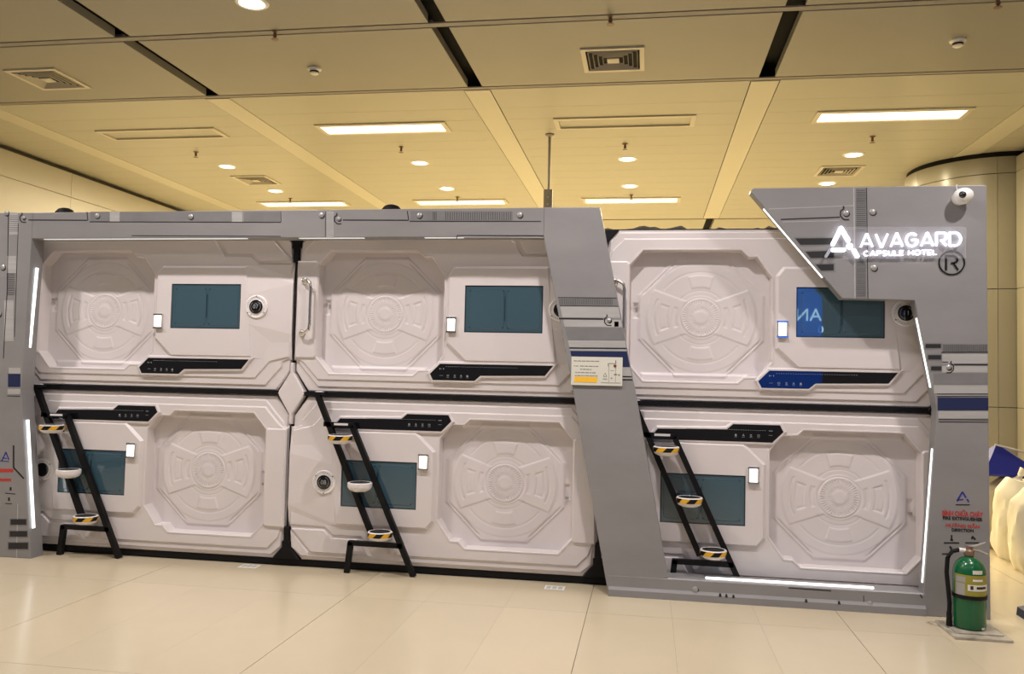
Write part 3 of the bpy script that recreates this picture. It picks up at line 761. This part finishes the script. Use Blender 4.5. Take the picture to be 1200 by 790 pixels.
deco(pil, 'vent_slot', [rct(720, 377, 725, 383)], m_cladD)
# --- sign board
deco(signp, 'groove_print', [ln(915, 257.2, 984, 254.6, 1.3), ln(1015.5, 220, 1017, 350, .9), ln(1103, 413, 1157.5, 412.8, 1), ln(1118, 427.3, 1157.5, 427.5, 1.5), ln(1104, 424.5, 1111, 424.5, 1.2),
     ln(1098, 462, 1158, 462, .9), ln(1098, 464.7, 1158, 464.2, .8), ln(1100, 491.6, 1158, 492, .9), ln(1100, 494.4, 1158, 494.8, .9)], m_line, .0014)
deco(signp, 'pale_print', [ln(901, 245, 1000, 241, 1.0), ln(917, 260.2, 984, 258.6, .8), ln(1000.5, 220, 1002, 350, 1.3), rct(1104, 415, 1157.3, 426), rct(1104, 429, 1157.3, 436.5), rct(1094.5, 451.5, 1157.6, 461), ln(1097.5, 463.2, 1158, 463.2, 1.2), rct(1099.5, 482, 1158, 490.5)], m_cladL, .0008)
deco(signp, 'mid_print', [rct(1003, 220.5, 1015, 349.5), rct(1103.5, 403, 1157.3, 412.3), rct(1094, 437.5, 1157.4, 450.8)], m_cladM, .0007)
deco(signp, 'navy_stripe', [rct(1098.7, 466, 1158.2, 481)], m_navy)
deco(signp, 'vent_slot_rim', [[(930, 278), (979, 277.5), (979, 288), (937.5, 288.5)], [(941.5, 293.5), (979, 292.5), (979, 303.5), (949.5, 304)], [(954, 308.5), (979, 308), (979, 318.5), (962, 319)],
     rct(1083.5, 402, 1103.5, 409.5), rct(1086.5, 414.8, 1103.8, 422.6), rct(1090, 428, 1104, 435.5)], m_cladM, .0012)
deco(signp, 'vent_slot', [[(932, 279.5), (977, 279), (977, 286.5), (938, 287)], [(944, 295), (977, 294), (977, 302), (950, 302.5)], [(956, 310), (977, 309.5), (977, 317), (962, 317.3)],
     rct(1084.5, 403.2, 1102.5, 408), rct(1087.5, 416.2, 1102.8, 421.4), rct(1091, 429.4, 1103, 434.3)], m_cladD, .0020)
ribs(signp, 1003.5, 222, 1014.5, 272, 22, False); ribs(signp, 1003.5, 306, 1014.5, 348, 18, False); ribs(signp, 1105, 404, 1157, 412, 30)
for px, py in ((1022.5, 248.5), (1024, 314)): bolt(signp, px, py)
hook(signp, 990, 249.5, 1, 1); hook(signp, 1113, 430, .85, -1)
# --- rail
deco(rail, 'groove_print', [ln(924, 689, 974, 692.5, 1.4), ln(1012, 698, 1012.5, 715, 1), ln(1078, 697, 1081, 701, 1.4)], m_line)
for px, py in ((814.5, 691), (1019.5, 708)): bolt(rail, px, py)
b = new()
for x, z in ((.44, .048), (.475, .046), (.515, .045), (.92, .046), (1.10, .047)):
    prism(b, [(x-.008, z-.010), (x+.008, z-.010), (x+.004, z+.008), (x-.004, z+.008)], YF, YF-.0135)
cl2('scuff_mark', b, m_line, rail)
# --- light strips on the inner edges
def strip(parent, p0, p1, Y, w=.020, m=None, thick=.006):
    a, c = at(*p0, Y), at(*p1, Y); b = new(); bar(b, a, c, thick, w); build('light_strip', b, m or m_led, parent)
strip(side_p, (43.6, 314), (33.5, 422), -.150, .022); strip(side_p, (32.5, 492), (39.5, 619), -.175, .022)
for x0, x1 in ((-4.08, -2.60), (-2.24, -1.80), (-1.40, -1.15)):
    b = new(); box(b, x0, x1, -.20, -.18, BZ-.004, BZ+.001); build('light_strip', b, m_leddim, beam)
def edge_strip(parent, A, B, t0, t1, y0=-.186, y1=-.172, out=.002):
    A, B = Vector(A), Vector(B); t = (B-A).normalized(); nrm = Vector((t.y, -t.x))
    if nrm.x > 0: nrm = -nrm
    a = A+(B-A)*t0+nrm*out; c = A+(B-A)*t1+nrm*out
    b = new(); bar(b, (a.x, (y0+y1)/2, a.y), (c.x, (y0+y1)/2, c.y), .006, y1-y0); build('light_strip', b, m_led, parent)
edge_strip(signp, SIGN[0], SIGN[1], .15, .80); edge_strip(signp, SIGN[2], SIGN[3], .16, .80); edge_strip(signp, SIGN[4], SIGN[5], .02, .93)
b = new(); box(b, .36, 1.30, -.175, -.150, .124, .133); build('light_strip', b, m_led, rail)

# ------------------------------------------------------------------ lit hotel sign
sg = empty('hotel_sign', (1.43, -.23, 2.1)); tag(sg, 'lit white AVAGARD CAPSULE HOTEL lettering with triangular emblem', 'sign')
def sgb(name, b, m): o = build(name, b, m, sg); o.location = (-1.43, .23, -2.1); return o
YS = -.238
def pt(px, py): v = at(px, py, YS); return (v.x, v.z)
b = new(); a = [pt(989, 265.5), pt(1133.5, 265), pt(1133.5, 302.5), pt(989, 303)]; prism(b, a, -.2185, -.2225); sgb('acrylic_sheet', b, m_acryl)
def seg(px0, py0, px1, py1, w, name='emblem_bar', m=None):
    p, q = Vector(pt(px0, py0)), Vector(pt(px1, py1)); t = (q-p).normalized(); s = Vector((-t.y, t.x)); W_ = w*.00525/2; out = []
    for k in range(7): th = PI/2+PI*k/6; out.append(p+(t*math.cos(th)+s*math.sin(th))*W_)
    for k in range(7): th = -PI/2+PI*k/6; out.append(q+(t*math.cos(th)+s*math.sin(th))*W_)
    b = new(); prism(b, [tuple(o) for o in out], YS+.012, YS); sgb(name, b, m or m_letter)
seg(985.8, 267.5, 976.2, 286, 4.8); seg(985.8, 267.5, 994.2, 281.5, 4.8); seg(976, 292.8, 989, 292.8, 4.6); seg(973, 292.5, 968, 300.5, 3.2, m=m_ledoff); seg(1001, 293.5, 1004.8, 300.2, 4.6)
b = new(); c = pt(996, 288.5); prism(b, disc_poly(c[0], c[1], .0185, 20), YS+.012, YS); sgb('emblem_dot', b, m_letter)
def arc(cx, cy, rx, ry, a0, a1, n=10): return [(cx+rx*math.cos(math.radians(a0+(a1-a0)*k/n)), cy+ry*math.sin(math.radians(a0+(a1-a0)*k/n))) for k in range(n+1)]
GL = {'A': (1.0, [[(0, 0), (.46, 1), (.54, 1), (1, 0)], [(.30, .26), (.74, .26)]]),
      'V': (1.0, [[(0, 1), (.46, 0), (.54, 0), (1, 1)]]),
      'G': (1.0, [arc(.5, .5, .47, .5, 40, 360, 16)[:], [(.97, .5), (.45, .5)]]),
      'R': (.82, [[(0, 0), (0, 1), (.55, 1)]+arc(.55, .72, .27, .28, 90, -90, 8)+[(.34, .44)], [(.42, .44), (.82, 0)]]),
      'D': (.92, [[(0, 0), (0, 1), (.42, 1)]+arc(.42, .5, .48, .5, 90, -90, 12)+[(0, 0)]]),
      'C': (.85, [arc(.45, .5, .43, .5, 50, 310, 12)]),
      'P': (.75, [[(0, 0), (0, 1), (.45, 1)]+arc(.45, .72, .28, .28, 90, -90, 8)+[(.12, .44)]]),
      'S': (.75, [[(.7, 1), (.25, 1)]+arc(.25, .75, .22, .25, 90, 270, 6)+[(.5, .5)]+arc(.5, .25, .22, .25, 90, -90, 6)+[(.03, 0)]]),
      'U': (.8, [[(0, 1), (0, .4)]+arc(.4, .4, .4, .4, 180, 360, 10)+[(.8, 1)]]),
      'L': (.65, [[(0, 1), (0, 0), (.65, 0)]]), 'E': (.65, [[(.65, 1), (0, 1), (0, 0), (.65, 0)], [(0, .5), (.58, .5)]]),
      'H': (.8, [[(0, 0), (0, 1)], [(.8, 0), (.8, 1)], [(0, .5), (.8, .5)]]), 'O': (1.0, [arc(.5, .5, .5, .5, 0, 360, 18)]),
      'T': (.75, [[(0, 1), (.75, 1)], [(.375, 1), (.375, 0)]]), ' ': (.35, [])}
def word(s, p0, p1, ytop0, ytop1, w, gap, name):
    """letters from picture point p0 (left baseline) to p1 (right baseline)"""
    tot = sum(GL[c][0] for c in s)+gap*(len(s)-1); A, B = Vector(pt(*p0)), Vector(pt(*p1)); T = Vector(pt(p0[0], ytop0))
    hh = T.y-A.y; sc = (B-A)/tot; x = 0
    for c in s:
        b = new()
        for path in GL[c][1]:
            stroke(b, [(A.x+sc.x*(x+u), A.y+sc.y*(x+u)+hh*v) for u, v in path], w, YS, .012)
        if GL[c][1]: sgb('letter', b, m_letter)
        else: b.free()
        x += GL[c][0]+gap
word('AVAGARD', (1009, 289.5), (1126.5, 287.6), 274.5, 0, .0098, .27, 'AVAGARD')
word('CAPSULE HOTEL', (1012.5, 299.8), (1098, 298.2), 294.4, 0, .0044, .30, 'CAPSULE')
# registered mark
rg = empty('registered_mark', (1.69, -.225, 1.99)); tag(rg, 'black circled letter R on the grey board below the lit sign', 'sign')
c = at(1115, 308); R_ = .071
b = new(); prism(b, disc_poly(c.x, c.z, R_, 40), YF-.001, YF-.006, holes=[disc_poly(c.x, c.z, R_-.007, 40)]); o = build('ring', b, m_black, rg); o.location = (-1.69, .225, -1.99)
b = new(); stroke(b, [(c.x-.030, c.z-.042), (c.x-.030, c.z+.040), (c.x+.012, c.z+.040), (c.x+.030, c.z+.026), (c.x+.030, c.z+.010), (c.x+.012, c.z-.002), (c.x-.004, c.z-.002)], .009, YF-.006, .005)
stroke(b, [(c.x+.008, c.z-.002), (c.x+.034, c.z-.042)], .009, YF-.006, .005); o = build('letter', b, m_black, rg); o.location = (-1.69, .225, -1.99)

# dome camera on the sign board
dc = empty('security_camera', (1.745, -.21, 2.366)); tag(dc, 'small white security camera at the top right of the grey board', 'camera')
b = new(); lathe(b, [(.040, 0), (.040, .02), (.034, .035)], (0, 0, 0), 24, 'y'); build('base', b, m_camw, dc, True)
b = new(); bmesh.ops.create_uvsphere(b, u_segments=28, v_segments=18, radius=1); bmesh.ops.transform(b, verts=b.verts, matrix=Matrix.Translation((0, -.062, 0)) @ Matrix.Rotation(-.35, 4, 'Y') @ Matrix.Diagonal((.056, .048, .046, 1))); build('housing', b, m_camw, dc, True)
b = new(); bmesh.ops.create_uvsphere(b, u_segments=20, v_segments=12, radius=.021); bmesh.ops.transform(b, verts=b.verts, matrix=Matrix.Translation((-.014, -.096, .0))); build('lens', b, m_panel, dc, True)
b = new(); tube(b, [(-.01, -.01, .04), (-.02, -.02, .065), (-.012, -.004, .078)], .003, 6); build('cable', b, m_camw, dc, True)

# extinguisher instructions printed on the board
ins = empty('extinguisher_notice', (1.70, -.215, .8)); tag(ins, 'red and black fire extinguisher notice with small blue emblem above green cylinder', 'sign')
def insb(name, b, m):
    o = build(name, b, m, ins); o.location = (-1.70, .215, -.8); return o
def poly_on(polys, y=YF-.0012):
    b = new()
    for p in polys: prism(b, [(at(x, yy).x, at(x, yy).z) for x, yy in p], YF+.001, y)
    return b
insb('blue_emblem', poly_on([ln(1121.5, 587.5, 1127.8, 576.5, 2), ln(1127.8, 576.5, 1132, 583.5, 2), ln(1122, 586, 1129, 585.5, 1.4), ln(1133, 585, 1135.5, 588.5, 2)]), m_blue)
insb('emblem_caption', poly_on([rct(1120, 591, 1136.5, 592.3)]), m_cladD)
def nt(s, px, py, wpx, hpx, m):
    v = at(px, py); o = text('notice_text', s, 1, m, 0, 0, 0, ins, bold=.03)
    me = o.data; xs = [q.co.x for q in me.vertices]; zs = [q.co.z for q in me.vertices]
    sx = wpx*.00519/(max(xs)-min(xs)); sz = hpx*.00519/(max(zs)-min(zs)); cx = (max(xs)+min(xs))/2; cz = (max(zs)+min(zs))/2
    me.transform(Matrix.Translation((v.x-1.70, YF-.0015+.215, v.z-.8)) @ Matrix.Diagonal((sx, .5, sz, 1)) @ Matrix.Translation((-cx, 0, -cz)))
nt('BÌNH CHỮA CHÁY', 1128, 601.5, 41, 7.5, m_red); nt('FIRE EXTINGUISHER', 1128, 608, 40, 3.6, m_line)
nt('HƯỚNG DẪN', 1128, 615.5, 34, 5.2, m_red); nt('DIRECTION', 1128, 621.5, 22, 3.4, m_line)
insb('pictogram', poly_on([rct(1114.2, 627, 1116, 633), rct(1113.5, 632, 1117, 634), ln(1139, 628.5, 1143, 632.5, 2.2), rct(1138, 630, 1140, 632), ln(1113.5, 641, 1116.5, 646, 2.2), rct(1112.5, 640, 1114, 642)]), m_line)['kind'] = 'stuff'
insb('pictogram_caption', poly_on([rct(1106, 635.5, 1124, 637.2), rct(1131, 635.5, 1147, 637), rct(1104, 648.5, 1116, 650)]), m_cladD)

# paper notice on the pillar
pn = empty('paper_notice', (-.3, -.222, 1.335)); tag(pn, 'cream paper notice with a yellow bar taped on the slanted pillar', 'notice')
b = new(); box(b, -.154, .154, 0, .004, -.086, .086); build('sheet', b, m_paper, pn)
b = new(); box(b, -.134, .004, -.0015, .001, -.068, -.036); build('yellow_bar', b, m_orange, pn)
b = new(); rg2 = random.Random(5)
for z, x0, x1 in ((.060, -.14, .02), (.029, -.138, -.112), (.029, -.102, .01), (.010, -.10, -.03), (-.010, -.13, .0), (-.029, -.132, .006)):
    x = x0
    while x < x1-.004:
        w_ = min(rg2.uniform(.008, .026), x1-x); box(b, x, x+w_, -.001, .001, z-.0022, z+.0022); x += w_+.004
box(b, .025, .145, -.001, .001, -.070, -.067)
for z in (-.046,): box(b, .036, .064, -.001, .001, z-.002, z+.002)
build('printed_lines', b, m_ink, pn)
b = new()
for x0, x1, z0, z1 in ((.072, .074, -.064, .05), (.112, .114, -.064, .03), (.074, .116, .046, .050), (.066, .07, .03, .05), (.11, .116, .05, .068), (.082, .104, .004, .007), (.084, .094, -.044, -.037), (.104, .122, -.022, -.014), (.128, .140, -.024, -.016), (.04, .062, -.032, -.030), (.042, .046, -.03, -.02), (.056, .06, -.03, -.02), (.048, .054, -.018, -.010)):
    box(b, x0, x1, -.001, .001, z0, z1)
build('line_drawing', b, m_ink, pn)
b = new(); prism(b, disc_poly(.109, .034, .009, 14), .001, -.002); build('red_dot', b, m_hazred, pn)

# ------------------------------------------------------------------ ladders
def puck(parent, u, z, taped, r=.078):
    yc = -.135
    b = new(); lathe(b, [(0, -.034), (.045, -.032), (.066, -.022), (r-.002, -.008), (r, .0), (r, .020), (r-.004, .024), (r-.010, .024), (r-.012, .021), (0, .021)], (u, yc, z), 40); o = build('step_pad', b, m_lip, parent, True)
    b = new(); lathe(b, [(0, .0205), (r-.013, .0205), (r-.013, .0235), (0, .0235)], (u, yc, z), 36); build('grip_top', b, m_blackmatte, o)
    if taped:
        b = new(); N = 10; M_ = 4; sk = .34
        R_ = r+.0012; zr = [(-.008, R_-.0006), (0, R_), (.006, R_), (.012, R_), (.0185, R_)]
        grid = [[b.verts.new((u+q*math.cos(2*PI*k/(N*M_)+sk*(h+.008)/.0265), yc+q*math.sin(2*PI*k/(N*M_)+sk*(h+.008)/.0265), z+h)) for k in range(N*M_)] for h, q in zr]
        for r0_, r1_ in zip(grid, grid[1:]):
            for k in range(N*M_):
                f = b.faces.new((r0_[k], r0_[(k+1) % (N*M_)], r1_[(k+1) % (N*M_)], r1_[k])); f.material_index = (k//M_) % 2
        build('hazard_tape', b, [m_yellow, m_black], o)
    b = new(); box(b, u-.02, u+.02, -.10, -.035, z-.030, z-.004); build('bracket', b, m_black, parent)
def ladder(ci, taped, label):
    t = empty('step_ladder', (S0[ci], 0, 0)); tag(t, label, 'ladder', 'black slanted step ladders in front of the lower capsules')
    for a, c in (((.205, 1.150), (.615, .235)), ((.455, .945), (.893, .0))):
        b = new(); bar(b, (a[0], -.05, a[1]), (c[0], -.05, c[1]), .034, .034); build('rail', b, m_black, t)
    b = new(); bar(b, (.262, -.05, .953), (.468, -.05, .950), .030, .034); build('top_bar', b, m_black, t)
    b = new(); box(b, .335, .43, -.0695, -.066, .948, .962); build('white_label', b, m_lip, t)
    b = new(); bar(b, (.455, -.05, .192), (.815, -.05, .190), .030, .034); build('bottom_bar', b, m_black, t)
    b = new(); bar(b, (.468, -.05, .200), (.448, -.05, .0), .034, .034); build('leg', b, m_black, t)
    b = new(); bar(b, (.192, -.045, 1.152), (.262, -.045, 1.150), .018, .05); build('hook', b, m_black, t)
    b = new(); box(b, .198, .245, -.066, -.03, 1.158, 1.166, bev=.002); build('hook_pad', b, m_lip, t)
    for (u, z), tp_ in zip(((.406, .868), (.547, .571), (.690, .268)), taped): puck(t, u, z, tp_)
    return t
ladder(0, (1, 0, 1), 'leftmost black step ladder, middle pad plain white, by the grey side post')
ladder(1, (1, 0, 1), 'middle black step ladder beside the round badge marked 08')
ladder(2, (1, 1, 1), 'rightmost black step ladder, all three pads striped, inside the grey portal')

# ------------------------------------------------------------------ fire extinguisher
ex = empty('fire_extinguisher', (1.705, -.465, .022)); tag(ex, 'green fire extinguisher standing on a small stone plate by the grey board', 'fire extinguisher')
b = new(); lathe(b, [(.0, 0), (.070, 0), (.078, .006), (.080, .018), (.080, .285), (.077, .310), (.066, .338), (.046, .358), (.026, .368), (.020, .372), (.020, .385), (0, .385)], seg=40); build('cylinder', b, m_green, ex, True)
def band(z0, z1, a0, a1, R_, m, name, parent):
    b = new(); N = 16; p = [(R_*math.cos(math.radians(a0+(a1-a0)*k/N)), R_*math.sin(math.radians(a0+(a1-a0)*k/N))) for k in range(N+1)]
    lo = [b.verts.new((x, y, z0)) for x, y in p]; hi = [b.verts.new((x, y, z1)) for x, y in p]
    for k in range(N): b.faces.new((lo[k], lo[k+1], hi[k+1], hi[k]))
    return build(name, b, m, parent, True)
gl = band(.175, .285, 195, 340, .0806, m_gold, 'gold_label', ex)
band(.205, .237, 245, 340, .0810, m_paper, 'white_band', gl); band(.245, .275, 200, 238, .0810, m_bolt, 'pale_patch', gl); band(.178, .24, 200, 236, .0810, m_bolt, 'pale_patch', gl)
band(.216, .228, 275, 318, .0814, m_line, 'dark_lettering', gl); band(.212, .232, 254, 264, .0814, m_line, 'black_mark', gl); band(.255, .266, 262, 300, .0814, m_lip, 'pale_lettering', gl)
band(.287, .312, 262, 300, .0790, m_paper, 'white_sticker', ex); band(.006, .018, 295, 312, .0808, m_paper, 'white_sticker', ex)
b = new(); lathe(b, [(.0805, .158), (.084, .158), (.084, .178), (.0805, .178)], seg=36); build('strap', b, m_black, ex, True)
b = new(); lathe(b, [(.022, .372), (.026, .378), (.026, .40), (.018, .408), (.018, .425), (0, .427)], seg=20); build('valve', b, m_valve, ex, True)
b = new(); tube(b, [(-.01, 0, .420), (.03, -.015, .432), (.068, -.03, .452)], [.007, .006, .004], 8); hd = build('lever', b, m_steel, ex, True)
b = new(); tube(b, [(-.01, 0, .408), (.04, -.012, .405), (.08, -.025, .388)], [.009, .008, .006], 8); build('carry_handle', b, m_greyp, ex, True)
b = new(); tube(b, [(-.02, 0, .400), (-.052, 0, .402)], .012, 12); build('hose_coupling', b, m_camw, ex, True)
b = new(); tube(b, [(-.050, 0, .402), (-.085, 0, .392), (-.108, 0, .355), (-.113, 0, .28), (-.105, 0, .20), (-.098, .0, .12), (-.100, 0, .04)], .0115, 12); hs = build('hose', b, m_black, ex, True)
b = new(); tube(b, [(-.100, 0, .075), (-.100, 0, .0)], [.013, .016], 12); build('nozzle', b, m_black, hs, True)
b = new(); box(b, 1.575, 1.852, -.64, -.335, 0, .014, bev=.003); box(b, 1.60, 1.83, -.58, -.36, .014, .021, bev=.003)
pl = build('base_plate', b, m_plate); tag(pl, 'small stone base plate on the floor under the green extinguisher', 'plate')

# ------------------------------------------------------------------ things on the floor
def sticker(loc, label):
    t = empty('floor_sticker', loc); tag(t, label, 'sticker')
    b = new(); box(b, -.062, .062, -.05, .05, .0, .0012); build('backing', b, m_paper, t)
    b = new()
    for k in range(3): box(b, -.05+.036*k, -.024+.036*k, -.03, .03, .0012, .0020)
    build('pale_print', b, m_cladL, t)
sticker((-.54, -.11, .001), 'small pale sticker on the floor left of the pillar foot'); sticker((-2.57, -.05, .001), 'small pale sticker on the floor below the first seam')
def sack(name, cx, cy, w, d, h, seed, m, label, cat, group=None, lean=0, knot=True):
    t = empty(name, (cx, cy, 0)); tag(t, label, cat, group); rg3 = random.Random(seed)
    b = new(); NZ, NA = 18, 28; rings = []
    ph = [rg3.uniform(0, 6) for _ in range(6)]
    for j in range(NZ+1):
        v = j/NZ; s = (1.0-.10*(2*v-.6)**2)*(1 if v < .82 else 1-(v-.82)*2.3); s *= (.82+.18*min(1, v*7))
        row = []
        for k in range(NA):
            a = 2*PI*k/NA; e = 3.2; c, q = math.cos(a), math.sin(a); sup = (abs(c)**e+abs(q)**e)**(-1/e)
            rr_ = sup*s*(1+.05*math.sin(3*a+ph[0]+5*v)+.035*math.sin(7*a+ph[1]-9*v)+.02*math.sin(13*a+ph[2]+14*v))
            row.append(b.verts.new((c*rr_*w/2+lean*v, q*rr_*d/2, v*h+.014*math.sin(2*a+ph[3])*(v > .6))))
        rings.append(row)
    for r0_, r1_ in zip(rings, rings[1:]):
        for k in range(NA): b.faces.new((r0_[k], r0_[(k+1) % NA], r1_[(k+1) % NA], r1_[k]))
    b.faces.new(rings[0][::-1]); b.faces.new(rings[-1]); build('bag', b, m, t, True)
    if knot:
        b = new(); tube(b, [(lean*.9-.02, 0, h-.02), (lean, .0, h+.03), (lean+.03, .0, h+.07)], [.05, .02, .035], 10); build('tied_neck', b, m, t, True)
    return t
sack('woven_sack', 2.81, 1.64, .36, .34, .60, 1, m_sack, 'white woven sack standing just right of the grey board, the farther one', 'sack', 'white sacks at the right edge')
sack('woven_sack', 2.76, 1.20, .38, .34, .585, 4, m_sack, 'white woven sack at the right edge, the nearer one with lower front', 'sack', 'white sacks at the right edge', knot=True)
sack('cloth_bundle', 3.0, 2.12, .66, .40, .56, 9, m_cloth, 'beige folded cloth bundle behind the white sacks', 'bundle', knot=False)
b = new()
P = [(2.66, 1.92, .605), (3.12, 1.92, .598), (3.22, 2.30, .598), (2.60, 2.32, .605), (2.80, 2.05, .835), (2.86, 2.12, .82)]
v = [b.verts.new(p) for p in P]; base = [b.verts.new((p[0], p[1], p[2]-.018)) for p in P[:4]]
for q in ((0, 1, 4), (1, 5, 4), (1, 2, 5), (2, 3, 5), (3, 4, 5), (3, 0, 4)): b.faces.new([v[i] for i in q])
for i in range(4): b.faces.new((v[i], base[i], base[(i+1) % 4], v[(i+1) % 4]))
b.faces.new(base[::-1])
bt = empty('blue_sheet', (0, 0, 0)); tag(bt, 'folded blue plastic sheet peaked on top of the beige bundle', 'plastic sheet'); build('sheet', b, m_bluebag, bt)
b = new(); tube(b, [(2.78, 2.03, .83), (2.96, 2.0, .785), (3.2, 1.98, .70)], .008, 8); build('pale_hem', b, m_hi, bt, True)
b = new(); prism(b, [(2.10, .0), (2.34, .0), (2.32, .055), (2.17, .06), (2.105, .045)], -.05, -.20, .01, back=True)
bw = build('wedge', b, m_dkblue); tag(bw, 'dark blue plastic wedge lying on the floor at the right edge', 'wedge')

# ------------------------------------------------------------------ backlit blue sign across the hall (seen mirrored in the right window)
ad = empty('backlit_sign', (2.6, -8.3, 0)); tag(ad, 'tall backlit blue sign across the hall, seen mirrored in the upper right window', 'sign')
b = new(); box(b, 1.62, 2.66, -8.42, -8.26, .78, 3.0); o = build('light_box', b, m_adblue, ad); o.location = (-2.6, 8.3, 0)
b = new(); box(b, 1.60, 2.68, -8.45, -8.41, .0, 3.02); o = build('back_frame', b, m_greyp, ad); o.location = (-2.6, 8.3, 0)
o = text('sign_letters', 'AN', .275, m_adtext, 2.655, 2.335, -8.252, ad, align='LEFT', flip=False)
o.data.transform(Matrix.Translation((0, 0, 0)))
me = o.data
for v_ in me.vertices: v_.co.x = 2.655-(v_.co.x-2.655)          # faces the capsules
me.flip_normals(); o.location = (-2.6, 8.3, 0)
b = new(); prism(b, disc_poly(2.645, 2.12, .035, 14, .055), -8.25, -8.262); o = build('sign_mark', b, m_adtext, ad); o.location = (-2.6, 8.3, 0)
